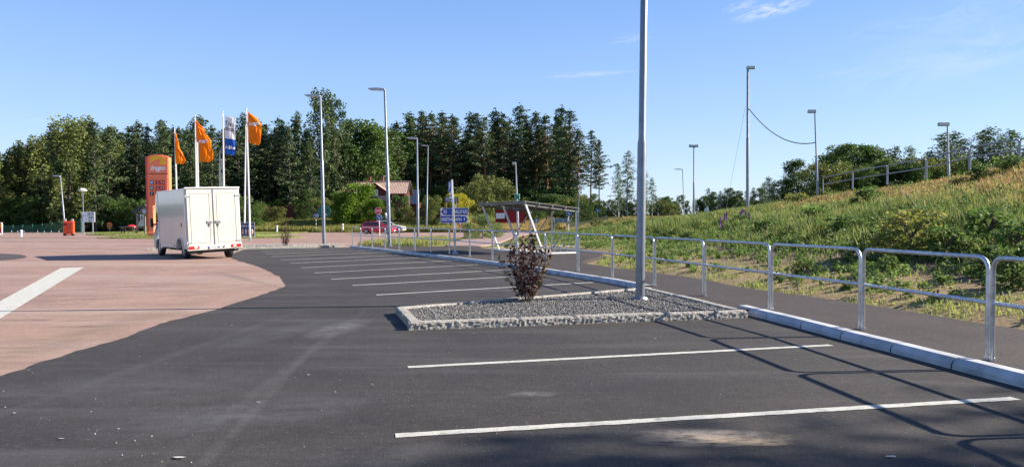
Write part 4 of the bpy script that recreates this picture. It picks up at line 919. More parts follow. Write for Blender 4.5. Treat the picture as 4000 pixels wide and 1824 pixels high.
make_flag(cloth(0, (((357, 160), (358, 300), (365, 420)), ((362, 163), (430, 230), (470, 275), (450, 320), (440, 420))), 57.9, Z2, .08, phase=2), 'flag', M['flagorange'], 'small orange flag fold on the left pole of the close pair')
make_flag(cloth(0, (((384, 235), (388, 450), (396, 655)), ((388, 240), (465, 310), (545, 400), (548, 490), (570, 540), (562, 620), (515, 662))), 57.4, Z2, .09, phase=.5), 'flag', M['flagorange'], 'large orange flag with white lettering left of the blue and white flag',
          texts=(('ingo', .02, .80, .37, .49, M['signwhite'], .05, .25),))
make_flag(cloth(0, (((705, 98), (706, 330), (704, 568)), ((835, 130), (830, 330), (840, 470), (825, 578))), 59.9, Z2, .05, phase=2.2), 'flag', [M['flagwhite'], M['flagblue']], 'white and blue banner flag with black lettering above the van', split=.58,
          texts=(('Truck', .08, .92, .13, .25, M['black'], .015, 0), ('diesel', .08, .88, .255, .38, M['black'], .015, 0), ('AdBlue', .04, .96, .76, .85, M['signwhite'], .03, 0)))
make_flag(cloth(0, (((986, 55), (987, 250), (990, 425)), ((1000, 62), (1085, 125), (1148, 210), (1150, 320), (1140, 430), (1115, 462))), 56.9, Z2, .09, phase=3.4), 'flag', M['flagorange'], 'orange flag with white lettering flying highest, right of the van',
          texts=(('ingo', .06, .93, .33, .49, M['signwhite'], .04, .2),))
# banner stand
D = 64; a, b2 = at(940, 927, D), at(994, 869, D); root = empty('banner_stand', ((a.x + b2.x) / 2, D, 0), 0, 'dark blue advertising banner in a steel tube frame beside the van', 'banner')
W = b2.x - a.x; H = b2.z; fr_ = [(-W / 2, 0, 0), (-W / 2, 0, H), (W / 2, 0, H), (W / 2, 0, 0)]
mb = MB()
for i in range(3): mb.tube([fr_[i], fr_[i + 1]], .025, 8)
mb.tube([(-W / 2, 0, .12), (W / 2, 0, .12)], .02, 8); mb.build('frame', M['galv'], root)
mb = MB(); mb.box((0, .0, H * .56), (W - .08, .02, H * .78)); pn = mb.build('panel', pmat('banner_blue', (.02, .06, .15), .5), root)
put_text('lettering', 'Livet är en fest', M['signwhite'], pn, (0, -.025, H * .80), W * .88, H * .14, bold=.02)
mb = MB()
for k in range(4): x = -W * .33 + k * W * .22; mb.tube([(x, -.02, H * .25), (x + .02, -.02, H * .42), (x, -.02, H * .60)], [.04, .10, .05], 10)
mb.build('printed_bottles', pmat('print_pale', (.62, .45, .40), .5, 0, .5, 8), pn)
# ------------------------------------------------------------------ price tower
D = 68; Zt = (450, 580, 3.176); T_ = lambda zx, zy, dy=0.: at(Zt[0] + zx / Zt[2], Zt[1] + zy / Zt[2], D + dy)
o0 = T_(440, 1060); o0.z = 0; root = empty('price_tower', o0, 0, 'orange-red fuel price tower with yellow emblem and red price digits', 'sign')
l = lambda zx, zy, y=0.: Vector((T_(zx, zy).x - o0.x, y, T_(zx, zy).z))
top = [l(x, y) for x, y in ((403, 100), (440, 84), (500, 75), (560, 78), (610, 92), (660, 112))]
mb = MB(); poly = [(l(405, 600).x, l(405, 600).z), (l(405, 600).x, top[0].z)] + [(p.x, p.z) for p in top[1:]] + [(l(668, 520).x, l(668, 600).z)]
mb.prism(poly, 'y', -.02, .55); fix_normals(mb.build('tower_head', M['totem'], root))
mb = MB(); mb.prism([(l(403, 0).x, l(0, 1050).z), (l(403, 0).x, top[0].z), (l(370, 0).x, top[0].z - .03), (l(386, 0).x, l(0, 1050).z)], 'y', .0, .5); fix_normals(mb.build('side_panel', M['totemside'], root))
mb = MB(); mb.prism([(l(400, 0).x, 0), (l(468, 0).x, 0), (l(458, 0).x, l(0, 600).z), (l(405, 0).x, l(0, 600).z)], 'y', .02, .5); fix_normals(mb.build('column', M['totem'], root))
mb = MB(); mb.box((l(465, 0).x - .1, .2, .25), (.9, .6, .5), bev=.04); fix_normals(mb.build('foot', M['totem'], root))
for zy in (738, 965): mb = MB(); mb.box(l(475, zy, .1), (.4, .05, .12)); mb.build('cross_strip', M['signwhite'], root)
# emblem panel
a, b2 = l(408, 312), l(650, 105)
mb = MB(); mb.prism([(a.x, a.z), (b2.x, a.z), (b2.x, b2.z - .1), ((a.x + b2.x) / 2, l(0, 82).z), (a.x, b2.z)], 'y', -.07, -.021); ep = fix_normals(mb.build('emblem_panel', M['totem'], root))
mb = MB(); mb.box(((a.x + b2.x) / 2, -.05, a.z - .02), (b2.x - a.x, .05, .045)); mb.build('panel_gap', M['darkred'], root)
def zz(pts, y): return [(l(x, yy).x, l(x, yy).z) for x, yy in pts]
mb = MB(); mb.prism(zz([(440, 190), (440, 112), (480, 96), (520, 92), (590, 100), (625, 122), (625, 133), (560, 133), (505, 145), (470, 162)], 0), 'y', -.10, -.072); fix_normals(mb.build('emblem', M['yellow'], ep))
mb = MB(); mb.prism(zz([(560, 133), (625, 133), (625, 205), (553, 200), (556, 172), (572, 140)], 0), 'y', -.097, -.071); fix_normals(mb.build('emblem', M['yellow'], ep))
put_text('lettering', 'ingo', M['signwhite'], ep, l(536, 252, -.08), 1.35 * .98 * (l(630, 0).x - l(440, 0).x) / 1.35, (l(0, 212).z - l(0, 290).z), bold=.045, shear=.2)
for k, (zy, lab, colr, price) in enumerate(((424, 'E85', M['blue'], '13.94'), (494, '95', pmat('label_green', (.02, .10, .04), .5), '16.94'), (562, 'D', M['black'], '19.94'))):
    zc = l(0, zy).z; pa, pb = l(412, 0).x, l(648, 0).x; hh = l(0, zy - 33).z - l(0, zy + 33).z
    mb = MB(); mb.box(((pa + pb) / 2, -.05, zc), (pb - pa, .05, hh - .03), bev=.01); f = fix_normals(mb.build('price_panel', M['totem'], root))
    c = l(460, zy, -.09); mb = MB(); mb.box(c, (l(484, 0).x - l(436, 0).x, .03, hh * .68)); g_ = mb.build('fuel_label', colr, f); put_text('lettering', lab, M['signwhite'], f, c + Vector((0, -.025, 0)), .24 if len(lab) > 1 else .12, .2, bold=.03, shear=.2)
    c = l(563, zy, -.09); mb = MB(); mb.box(c, (l(625, 0).x - l(502, 0).x, .03, hh * .72)); mb.build('display', M['led'], f); put_text('lettering', price, pmat('lit_digits', (1, .25, .22), .4), f, c + Vector((0, -.025, 0)), .82, .26, bold=.02)
mb = MB(); mb.box(((l(412, 0).x + l(648, 0).x) / 2, -.04, l(0, 353).z), (l(648, 0).x - l(412, 0).x, .05, l(0, 322).z - l(0, 384).z), bev=.01); fix_normals(mb.build('blank_panel', M['totem'], root))
# ------------------------------------------------------------------ information kiosk
D = 80; T_ = lambda zx, zy: at(Zt[0] + zx / Zt[2], Zt[1] + zy / Zt[2], D)
o0 = T_(360, 1068); o0.z = 0; root = empty('information_kiosk', o0, 0, 'roofed wooden notice kiosk between the dark trees and the van', 'kiosk')
l = lambda zx, zy, y=0.: Vector((T_(zx, zy).x - o0.x, y, T_(zx, zy).z))
mb = MB(); A, B_, C_ = l(262, 800), l(362, 692), l(465, 796)
mb.prism([(A.x, A.z), (B_.x, B_.z), (C_.x, C_.z), (C_.x - .1, C_.z), (B_.x, B_.z - .12), (A.x + .1, A.z)], 'y', -.1, 2.4)
fix_normals(mb.build('roof', M['darkroof'], root))
mb = MB(); v0 = [l(150, 800), l(262, 692), l(362, 690), l(262, 800)]
q = [Vector((v0[0].x, .9, v0[0].z)), Vector((v0[1].x, 1.6, v0[1].z)), Vector((v0[2].x, .02, v0[2].z + .02)), Vector((v0[3].x, -.12, v0[3].z))]
mb.add(q + [p + Vector((0, 0, .06)) for p in q], [(0, 1, 2, 3), (4, 5, 6, 7), (0, 1, 5, 4), (1, 2, 6, 5), (2, 3, 7, 6), (3, 0, 4, 7)]); fix_normals(mb.build('roof_slope', M['darkroof'], root))
mb = MB(); mb.prism([(A.x + .12, A.z), (B_.x, B_.z - .13), (C_.x - .12, C_.z)], 'y', -.02, .04); fix_normals(mb.build('gable', M['wood'], root))
mb = MB()
for k in range(9): x = A.x + .2 + k * (C_.x - A.x - .4) / 8; zt = B_.z - .16 - abs(x - B_.x) * (B_.z - A.z) / (B_.x - A.x); mb.box((x, -.03, (A.z + zt) / 2), (.02, .015, max(.02, zt - A.z)))
mb.build('board_joints', M['darkroof'], root)
for zx in (262, 362): mb = MB(); mb.box((l(zx, 0).x, 0, A.z / 2), (.13, .13, A.z)); mb.build('post', M['wood'], root)
mb = MB(); mb.box(((l(255, 0).x + l(352, 0).x) / 2, .03, (l(0, 818).z + l(0, 968).z) / 2), (l(350, 0).x - l(256, 0).x, .06, l(0, 818).z - l(0, 968).z)); nb = mb.build('notice_board', pmat('notice_paper', (.55, .52, .5), .6, 0, .15, 3), root)
for (zx, zy, w_, h_, m_) in ((275, 860, .15, .5, M['signback']), (298, 865, .18, .75, M['darkroof']), (330, 860, .15, .45, M['wood']), (312, 840, .2, .2, M['signwhite']), (280, 930, .2, .25, M['signback'])):
    mb = MB(); mb.box(l(zx, zy, -.02), (w_, .02, h_)); mb.build('notice', m_, nb)
mb = MB(); mb.box(l(364, 781, -.06), (.32, .03, .42)); si = mb.build('tourist_symbol', M['signwhite'], root); mb = MB(); mb.box(l(364, 781, -.085), (.27, .02, .36)); mb.build('symbol_face', pmat('pale_blue', (.2, .6, .75), .5), si)
mb = MB(); mb.bar(l(340, 975, 0), l(430, 1065, .6), .07, .07); mb.build('brace', M['wood'], root)
mb = MB(); mb.box((l(312, 0).x, .3, l(0, 985).z), (.9, .7, .06)); mb.build('shelf', M['wood'], root)
# picnic table with red cloth
o0 = at(503, 915, 84); o0.z = 0; root = empty('picnic_table', o0, R_(12), 'dark wooden picnic table with benches left of the notice kiosk', 'table')
mb = MB(); mb.box((0, 0, .74), (1.5, .75, .05), bev=.01); fix_normals(mb.build('tabletop', M['wood'], root))
for s in (-1, 1):
    mb = MB(); mb.box((0, s * .75, .45), (1.6, .28, .05)); mb.build('bench', M['bark'], root); mb = MB(); mb.box((0, s * .92, .85), (1.6, .04, .14)); mb.box((-.6, s * .92, .6), (.06, .05, .5)); mb.box((.6, s * .92, .6), (.06, .05, .5)); mb.build('backrest', M['bark'], root)
    mb = MB(); mb.bar((s * .6, -.75, 0), (s * .6, .1, .74), .08, .05); mb.bar((s * .6, .75, 0), (s * .6, -.1, .74), .08, .05); mb.build('trestle', M['bark'], root)
o1 = at(508, 899, 83.6); mb = MB(); mb.tube([(0, 0, 0), (0, 0, .12), (0, 0, .3)], [.62, .6, .25], 8); o = mb.build('folded_umbrella', M['signred']); o.location = (o1.x, 83.9, .77); tag(o, 'red cloth bundle lying on the picnic table', 'umbrella')
# ------------------------------------------------------------------ wheels, van, cars
def wheel(parent, c, r, w_, side, spokes=7):
    # axis along local x ; side = outward sign
    mb = MB(); prof = [(-w_ / 2, r * .72), (-w_ / 2, r * .93), (-w_ * .38, r), (w_ * .38, r), (w_ / 2, r * .93), (w_ / 2, r * .72)]
    n = 26; vs = [(a, rr * math.cos(6.28318 * k / n), rr * math.sin(6.28318 * k / n)) for a, rr in prof for k in range(n)]
    fs = [(i * n + k, i * n + (k + 1) % n, (i + 1) * n + (k + 1) % n, (i + 1) * n + k) for i in range(5) for k in range(n)]
    mb.add(vs, fs, 0, True); mb.tube([(-w_ * .45, 0, 0), (w_ * .3 * side, 0, 0)], r * .73, 20)
    o = fix_normals(mb.build('wheel', M['tyre'], parent)); o.location = c
    mb = MB(); x = side * w_ * .38
    mb.tube([(x - side * .02, 0, 0), (x, 0, 0)], r * .68, 22); mb.tube([(x, 0, 0), (x + side * .03, 0, 0)], r * .18, 12)
    for k in range(spokes): q = 6.28318 * k / spokes; mb.bar((x + side * .012, 0, 0), (x + side * .012, r * .64 * math.cos(q), r * .64 * math.sin(q)), .03, r * .16)
    mb.build('rim', [M['rim']], o); return o
vl = G(738, 1012)   # rear left wheel contact (approx.)
HEAD = Vector((-.634, .773, 0)).normalized(); RT = Vector((HEAD.y, -HEAD.x, 0))
rl = Vector((-13.15, 30.0, 0)); ORG = rl + RT * 1.12
ang = math.atan2(HEAD.y, HEAD.x) - math.pi / 2
van = empty('box_van', ORG, ang, 'white box van with closed rear doors parked on the red asphalt', 'van')
ROLL = Matrix.Rotation(R_(-2.4), 4, 'Y') @ Matrix.Translation((0, 0, .03))
VW, VL, Z0, Z1 = 2.18, 4.15, .44, 2.90
def vb(mb, name, m, parent=van, fix=True):
    o = mb.build(name, m, parent, ROLL); return fix_normals(o) if fix else o
# box body with wheel arch cut-outs built from side profile
def arch(cy, cz, r, n=10): return [(cy + r * math.cos(math.pi * k / n), cz + r * math.sin(math.pi * k / n)) for k in range(n + 1)]
RW, FW, WR = .95, 4.42, .34
prof = [(0, Z0), (0, Z1), (VL, Z1 - .02), (VL + .28, Z1 - .16), (VL + .40, Z1 - .48), (VL + .30, Z1 - .72), (VL, Z1 - .78), (VL, Z0)] + [(y, z) for y, z in [(RW + .46, Z0)] + arch(RW, .42, .44)[0:] + [(RW - .46, Z0)]]
mb = MB()
# side skins with arches
def vskin(mb, prof, x): mb.add([(x, y, z) for y, z in prof], [tuple(range(len(prof)))])
mb.prism(prof, 'x', -VW / 2, VW / 2)
body = vb(mb, 'cargo_box', M['vanwhite'])
bv = body.modifiers.new('edge', 'BEVEL'); bv.width = .03; bv.segments = 2; bv.limit_method = 'ANGLE'; bv.angle_limit = R_(50)
# edge trims
mb = MB()
for sx in (-1, 1):
    mb.box((sx * (VW / 2 + .006), VL / 2, Z1 - .035), (.02, VL, .055)); mb.box((sx * (VW / 2 + .006), VL / 2 + .8, Z0 + .10), (.018, VL - 1.6 - .9, .03)); mb.box((sx * (VW / 2 + .006), .045, (Z0 + Z1) / 2), (.02, .07, Z1 - Z0 - .1)); mb.box((sx * (VW / 2 + .005), VL - .04, (Z0 + Z1) / 2), (.016, .05, Z1 - Z0 - .1))
mb.box((0, -.03, Z1 + .0), (VW + .03, .14, .06), bev=.015)
vb(mb, 'edge_trim', M['white'])
for sx in (-1, 1):   # arch lips
    mb = MB(); pts = [(sx * (VW / 2 + .01), y, z) for y, z in arch(RW, .42, .47, 12)]; mb.tube(pts, .03, 8); vb(mb, 'arch_lip', M['vanwhite'])
mb = MB()
for sx in (-1, 1):
    for y in (.12, 1.75, VL - .15): mb.disc((sx * (VW / 2 + .012), y, Z0 + .1), .035, (1, 0, 0), .02, 10)
vb(mb, 'side_markers', M['galvdark'])
mb = MB(); mb.box((-VW / 2 - .008, .62, 1.42), (.02, .05, .14)); vb(mb, 'side_latch', M['black'])
mb = MB(); mb.box((0, .12, Z1 + .03), (.52, .12, .05), bev=.015); vb(mb, 'roof_marker', M['darkred'])
# rear doors
for sx in (-1, 1):
    xc = sx * (VW / 4 - .02); dw = VW / 2 - .075
    mb = MB(); mb.box((xc, -.025, (Z0 + Z1) / 2 + .02), (dw, .05, Z1 - Z0 - .13), bev=.008); d = vb(mb, 'rear_door', M['vanwhite'])
    mb = MB(); x0, x1, z0, z1 = xc - dw / 2 + .13, xc + dw / 2 - .13, Z0 + .22, Z1 - .23
    for (a, b) in (((x0, z0), (x1, z0)), ((x1, z0), (x1, z1)), ((x1, z1), (x0, z1)), ((x0, z1), (x0, z0))): mb.bar((a[0], -.052, a[1]), (b[0], -.052, b[1]), .010, .012, up=(0, 1, 0))
    vb(mb, 'panel_seam', M['seam'], d)
    for z in (Z0 + .25, Z1 - .33):
        mb = MB(); mb.box((sx * (VW / 2 - .1), -.065, z), (.22, .03, .055), bev=.01); mb.tube([(sx * (VW / 2 + .0), -.06, z - .06), (sx * (VW / 2 + .0), -.06, z + .06)], .028, 8); vb(mb, 'hinge', M['lamphead'], d)
    mb = MB(); xh = sx * .17 - .0; mb.box((xh, -.065, 1.50), (.23, .035, .12), bev=.01); h = vb(mb, 'handle', M['lamphead'], d)
    mb = MB(); mb.box((xh, -.086, 1.5), (.15, .02, .05)); mb.box((xh + sx * .0, -.075, 1.40), (.05, .04, .09)); mb.tube([(xh, -.08, 1.36), (xh, -.08, 1.28)], .008, 6); vb(mb, 'lock', M['seam'], h)
mb = MB(); mb.box((0, -.052, (Z0 + Z1) / 2 + .02), (.022, .03, Z1 - Z0 - .15)); mb.box((0, -.02, Z1 - .055), (VW - .1, .04, .022)); vb(mb, 'door_seal', M['seam'])
mb = MB(); mb.box((0, -.045, Z0 + .02), (VW + .02, .14, .20), bev=.02); bm_ = vb(mb, 'rear_bumper', M['vanwhite'])
mb = MB(); mb.box((0, .12, Z0 - .13), (VW - .25, .2, .12)); vb(mb, 'underride_bar', M['black'])
mb = MB(); mb.box((0, 2.5, Z0 - .07), (1.0, 4.6, .22)); mb.box((0, RW, .36), (1.8, .14, .14)); mb.box((.4, 1.9, .35), (.5, .8, .3)); vb(mb, 'chassis', M['black'])
for sx in (-1, 1):
    mb = MB(); mb.box((sx * (VW / 2 - .24), -.125, Z0 + .045), (.40, .03, .13), bev=.012); tl = vb(mb, 'tail_light', M['redlens'], bm_)
    mb = MB(); mb.box((sx * (VW / 2 - .31), -.143, Z0 + .045), (.13, .012, .09)); vb(mb, 'reverse_lens', M['clearlens'], tl)
    mb = MB(); mb.disc((sx * .52 - .18, -.125, Z0 + .02), .035, (0, 1, 0), .03, 10); vb(mb, 'parking_sensor', M['black'], bm_)
mb = MB(); mb.box((-.02, -.125, Z0 + .02), (.52, .015, .115), bev=.004); pl = vb(mb, 'licence_plate', M['signwhite'], bm_)
mb = MB(); mb.box((-.26, -.135, Z0 + .02), (.045, .01, .11)); vb(mb, 'plate_band', M['blue'], pl)
me = text_mesh('WYE 08R', .075, .002, .012, 0, .40)
for v_ in me.vertices: v_.co = ROLL @ Vector((v_.co.x + .0, -.136 - v_.co.z, v_.co.y + Z0 + .02))
link('lettering', me, M['black'], pl)
mb = MB(); mb.tube([(.75, -.12, .33), (.95, -.02, .34)], .035, 8); vb(mb, 'tow_eye', M['black'])
# cab
cab = [(VL + .0, .36), (VL + .0, 2.12), (VL + .22, 2.12), (VL + .42, 2.02), (VL + .98, 1.34), (VL + 1.18, 1.14), (VL + 1.38, 1.0), (VL + 1.44, .78), (VL + 1.42, .42), (VL + 1.30, .32), (FW + .42, .33)] + arch(FW, .36, .40, 12)[0:] + [(FW - .42, .33)]
cabw = .97
def cabprism(mb, prof, w_lo, w_hi):
    n = len(prof); wf = lambda z: w_lo + (w_hi - w_lo) * min(1, max(0, (z - 1.25) / .85))
    vs = [(-wf(z), y, z) for y, z in prof] + [(wf(z), y, z) for y, z in prof]
    mb.add(vs, [tuple(range(n)), tuple(range(n, 2 * n))[::-1]] + [(i, n + i, n + (i + 1) % n, (i + 1) % n) for i in range(n)])
FW = VL + .72
cab = [(VL, .36), (VL, 2.12), (VL + .22, 2.12), (VL + .42, 2.02), (VL + .98, 1.34), (VL + 1.22, 1.16), (VL + 1.40, 1.0), (VL + 1.46, .78), (VL + 1.44, .42), (VL + 1.30, .30), (FW + .42, .30)] + arch(FW, .34, .40, 12) + [(FW - .42, .30)]
mb = MB(); cabprism(mb, cab, cabw, .80); cb_ = vb(mb, 'cab', M['vanwhite']); bv = cb_.modifiers.new('edge', 'BEVEL'); bv.width = .035; bv.segments = 2; bv.limit_method = 'ANGLE'; bv.angle_limit = R_(40)
for sx in (-1, 1):
    win = [(VL + .08, 1.34), (VL + .08, 2.0), (VL + .34, 1.98), (VL + .84, 1.36)]
    wf = lambda z: cabw + (.80 - cabw) * min(1, max(0, (z - 1.25) / .85))
    mb = MB(); vs = [(sx * (wf(z) + .012), y, z) for y, z in win] + [(sx * (wf(z) - .02), y, z) for y, z in win]; mb.add(vs, [(0, 1, 2, 3), (7, 6, 5, 4)] + [(i, 4 + i, 4 + (i + 1) % 4, (i + 1) % 4) for i in range(4)]); vb(mb, 'side_window', M['glass'], cb_)
    mb = MB(); mb.box((sx * (cabw + .24), VL + .62, 1.50), (.13, .10, .40), bev=.03); mi_ = vb(mb, 'side_mirror', M['black'], cb_); mb = MB(); mb.bar((sx * cabw, VL + .68, 1.42), (sx * (cabw + .24), VL + .64, 1.42), .05, .08); vb(mb, 'mirror_arm', M['black'], mi_)
    mb = MB(); mb.box((sx * (cabw + .012), VL + .2, 1.12), (.03, .16, .04), bev=.008); vb(mb, 'door_handle', M['black'], cb_)
    mb = MB(); mb.bar((sx * (cabw + .004), VL + .08, .45), (sx * (cabw + .004), VL + .08, 1.3), .012, .012); mb.bar((sx * (cabw + .004), VL + .85, 1.32), (sx * (cabw + .004), VL + .98, .85), .012, .012); mb.bar((sx * (cabw + .004), VL + .1, .95), (sx * (cabw + .004), VL + .9, .95), .012, .012); vb(mb, 'door_gap', M['seam'], cb_)
    mb = MB(); mb.box((sx * (cabw + .01), VL + .95, 1.02), (.02, .1, .07)); mb.box((sx * .72, VL + 1.40, .88), (.36, .12, .2), bev=.02); vb(mb, 'headlight', M['clearlens'], cb_)
mb = MB(); mb.add([(-.78, VL + .47, 1.99), (.78, VL + .47, 1.99), (.9, VL + .99, 1.37), (-.9, VL + .99, 1.37)], [(0, 1, 2, 3)]); vb(mb, 'windscreen', M['glass'], cb_)
for sx in (-1, 1):
    wheel(van, (sx * (VW / 2 - .22), RW, WR), WR, .21, sx); wheel(van, (sx * (cabw - .14), FW, WR), WR, .21, sx)
# ---- cars
def car(name, loc, rz, paint, label, L=4.0, Wd=1.68, H=1.47, rack=False, group=None):
    root = empty(name, loc, rz, label, 'car', group)   # car faces local +x
    h = H / 1.47
    k = L / 4.0; low = [(-1.98, .32), (-2.0, .62), (-1.93, .92), (-1.3, .98), (0, .96), (1.0, .95), (1.35, .92), (1.75, .80), (1.97, .64), (2.0, .36), (1.72, .20)]
    ar = lambda cx: [(cx + .345 * math.cos(math.pi * j / 10), .26 + .345 * math.sin(math.pi * j / 10)) for j in range(11)]
    prof = [(x * k, z * h) for x, z in low] + ar(1.27 * k) + [(.8 * k, .2), (-.8 * k, .2)] + ar(-1.22 * k) + [(-1.7 * k, .22)]
    # loft in y for rounded shell
    ys = [(-1, .96, .0), (-.9, 1.0, 0), (.9, 1.0, 0), (1, .96, 0)]
    mb = MB(); n = len(prof); vs = []
    for yf, s, _ in ys: vs += [(x * (s if abs(yf) == 1 else 1.0), yf * Wd / 2, .3 + (z - .3) * (.97 if abs(yf) == 1 else 1)) for x, z in prof]
    fs = [tuple(range(n))[::-1], tuple(range(3 * n, 4 * n))]
    for j in range(3): fs += [(j * n + i, j * n + (i + 1) % n, (j + 1) * n + (i + 1) % n, (j + 1) * n + i) for i in range(n)]
    mb.add(vs, fs); b = fix_normals(mb.build('body', paint, root)); bv = b.modifiers.new('edge', 'BEVEL'); bv.width = .04; bv.segments = 2; bv.limit_method = 'ANGLE'; bv.angle_limit = R_(50)
    gh = [(-1.88, .93), (-1.62, 1.30), (-1.35, 1.44), (-.3, 1.47), (.25, 1.40), (1.12, .94)]; gh = [(x * k, z * h) for x, z in gh]
    def green(mb, pts, ins, yl, yh):
        n = len(pts); y_ = lambda z: yl + (yh - yl) * (z - .93 * h) / (.54 * h)
        vs = [(x, -y_(z) - ins, z) for x, z in pts] + [(x, y_(z) + ins, z) for x, z in pts]
        mb.add(vs, [tuple(range(n)), tuple(range(n, 2 * n))[::-1]] + [(i, n + i, n + (i + 1) % n, (i + 1) % n) for i in range(n)])
    mb = MB(); green(mb, gh, 0, Wd * .47, Wd * .37); r_ = fix_normals(mb.build('roof', paint, root)); bv = r_.modifiers.new('edge', 'BEVEL'); bv.width = .05; bv.segments = 2; bv.limit_method = 'ANGLE'; bv.angle_limit = R_(25)
    for pts in ([(-1.55, 1.0), (-1.38, 1.28), (-.95, 1.37), (-.72, 1.38), (-.72, 1.0)], [(-.66, 1.0), (-.66, 1.38), (-.25, 1.39), (.15, 1.33), (.85, .99)]):
        mb = MB(); green(mb, [(x * k, z * h) for x, z in pts], .012, Wd * .47, Wd * .37); fix_normals(mb.build('side_window', M['glass'], root))
    mb = MB(); a = .62; mb.add([(1.10 * k, -Wd * a * .68, .97 * h), (1.10 * k, Wd * a * .68, .97 * h), (.30 * k, Wd * .34, 1.405 * h), (.30 * k, -Wd * .34, 1.405 * h)], [(0, 1, 2, 3)])
    for i, v_ in enumerate(mb.v): mb.v[i] = (v_[0] + .02, v_[1], v_[2] + .02)
    mb.build('windscreen', M['glass'], root)
    mb = MB(); mb.add([(-1.86 * k, -Wd * .4, .99 * h), (-1.86 * k, Wd * .4, .99 * h), (-1.63 * k, Wd * .35, 1.30 * h), (-1.63 * k, -Wd * .35, 1.30 * h)], [(3, 2, 1, 0)])
    for i, v_ in enumerate(mb.v): mb.v[i] = (v_[0] - .02, v_[1], v_[2] + .01)
    mb.build('rear_window', M['glass'], root)
    for s in (-1, 1):
        mb = MB(); mb.box((1.85 * k, s * Wd * .36, .68 * h), (.22, .34, .17), bev=.03); fix_normals(mb.build('headlight', M['clearlens2'], root))
        mb = MB(); mb.box((-1.93 * k, s * Wd * .42, .82 * h), (.14, .2, .24), bev=.03); fix_normals(mb.build('tail_light', M['redlens'], root))
        mb = MB(); mb.box((.72 * k, s * (Wd / 2 + .05), 1.0 * h), (.12, .18, .13), bev=.03); fix_normals(mb.build('side_mirror', paint, root))
        mb = MB(); mb.bar((-.69 * k, s * Wd * .501, .35), (-.69 * k, s * Wd * .501, .93 * h), .015, .015); mb.bar((.55 * k, s * Wd * .501, .35), (.55 * k, s * Wd * .501, .93 * h), .015, .015); mb.build('door_gap', M['black'], root)
        for cx in (1.27, -1.22): wheel(root, (cx * k, s * (Wd / 2 - .1), .30), .30, .19, 1, 8).rotation_euler = (0, 0, math.pi / 2 if s > 0 else -math.pi / 2)
    mb = MB(); mb.box((1.98 * k, 0, .40 * h), (.06, .9, .12)); mb.build('grille', M['black'], root)
    mb = MB(); mb.box((2.0 * k, 0, .40 * h), (.04, .46, .1)); mb.build('licence_plate', M['signwhite'], root)
    if rack:
        mb = MB(); mb.box((-.2, 0, H + .1), (.95 * k * 1.6, .8, .16), bev=.05); fix_normals(mb.build('roof_box', M['black'], root))
    return root
D = 86.5
car('parked_car', at(1478, 914, D).xy.to_3d(), R_(-9), M['carred'], 'red hatchback on the road behind the STOP sign', L=3.95)
D = 93
c = at(1519, 910, D).xy.to_3d(); car('parked_car', c, R_(-6), M['vanwhite'], 'white car with a black roof load half hidden behind the red hatchback', L=4.1, H=1.55, rack=True)
D = 93.5; a = at(1507, 858, D); c0 = at(1509, 833, D); mb = MB(); mb.tube([(c0.x + .08, D, a.z), (c0.x + .04, D, a.z + .35), (c0.x - .05, D, c0.z - .1), (c0.x - .1, D, c0.z + .02)], [.12, .16, .15, .07], 10); o = mb.build('roof_load', M['signwhite']); tag(o, 'pale upright rounded object standing on top of the white car', 'luggage')
# ------------------------------------------------------------------ house
D = 130; u0, u1 = 1335, 1604
hx0, hx1 = (u0 - 2000) / F * D, (u1 - 2000) / F * D; zg = tz(hx0, D); rz = 1.6 + 148 / F * D - zg; ez = 1.6 + 101 / F * D - zg
root = empty('red_house', ((hx0 + hx1) / 2, D, zg), 0, 'dark red wooden house with ribbed pale brown roof behind the garden bushes', 'house'); W = hx1 - hx0; dp = 3.4
mb = MB(); mb.prism([(-dp + .5, 0), (dp - .5, 0), (dp - .5, ez + .1), (0, rz - .2), (-dp + .5, ez + .1)], 'x', -W / 2 + .5, W / 2 - .5); fix_normals(mb.build('wall', M['redwood'], root))
def ribroof(x0, x1, z0, z1, y0, y1, pitch=.28):
    mb = MB(); n = int((x1 - x0) / pitch * 2); xs = np.linspace(x0, x1, n + 1)
    vs = [];
    for i, x in enumerate(xs):
        o = .05 * (i % 2); vs += [(x, y0, z0 + o), (x, y1, z1 + o), (x, y1, z1 + o - .12), (x, y0, z0 + o - .12)]
    fs = []
    for i in range(n):
        for j in range(4): fs.append((i * 4 + j, i * 4 + (j + 1) % 4, (i + 1) * 4 + (j + 1) % 4, (i + 1) * 4 + j))
    fs += [(0, 1, 2, 3), (n * 4 + 3, n * 4 + 2, n * 4 + 1, n * 4)]; mb.add(vs, fs); return mb
rf = fix_normals(ribroof(-W / 2, W / 2, ez, rz, -dp - .1, 0.02).build('roof', M['rooftile'], root))
fix_normals(ribroof(-W / 2, W / 2, ez, rz - .012, dp + .1, .0).build('roof', M['rooftile'], root))
mb = MB(); mb.tube([(-W / 2, 0, rz + .06), (W / 2, 0, rz + .06)], .12, 8); mb.build('ridge', M['rooftile'], rf)
for x in (-W / 2 - .01, W / 2 + .01): mb = MB(); mb.bar((x, -dp - .1, ez - .05), (x, 0, rz - .02), .08, .22); mb.bar((x, dp + .1, ez - .05), (x, 0, rz - .02), .08, .22); mb.build('barge_board', M['darkroof'], root)
for u in (1445, 1495):
    x = (u - 2000) / F * (D + .5) - root.location.x; mb = MB(); mb.box((x, .3, rz + .35), (.48, .5, 1.3)); ch = mb.build('chimney', M['brick'], rf); mb = MB(); mb.box((x, .3, rz + 1.02), (.6, .62, .10)); mb.build('chimney_cap', M['darkroof'], ch)
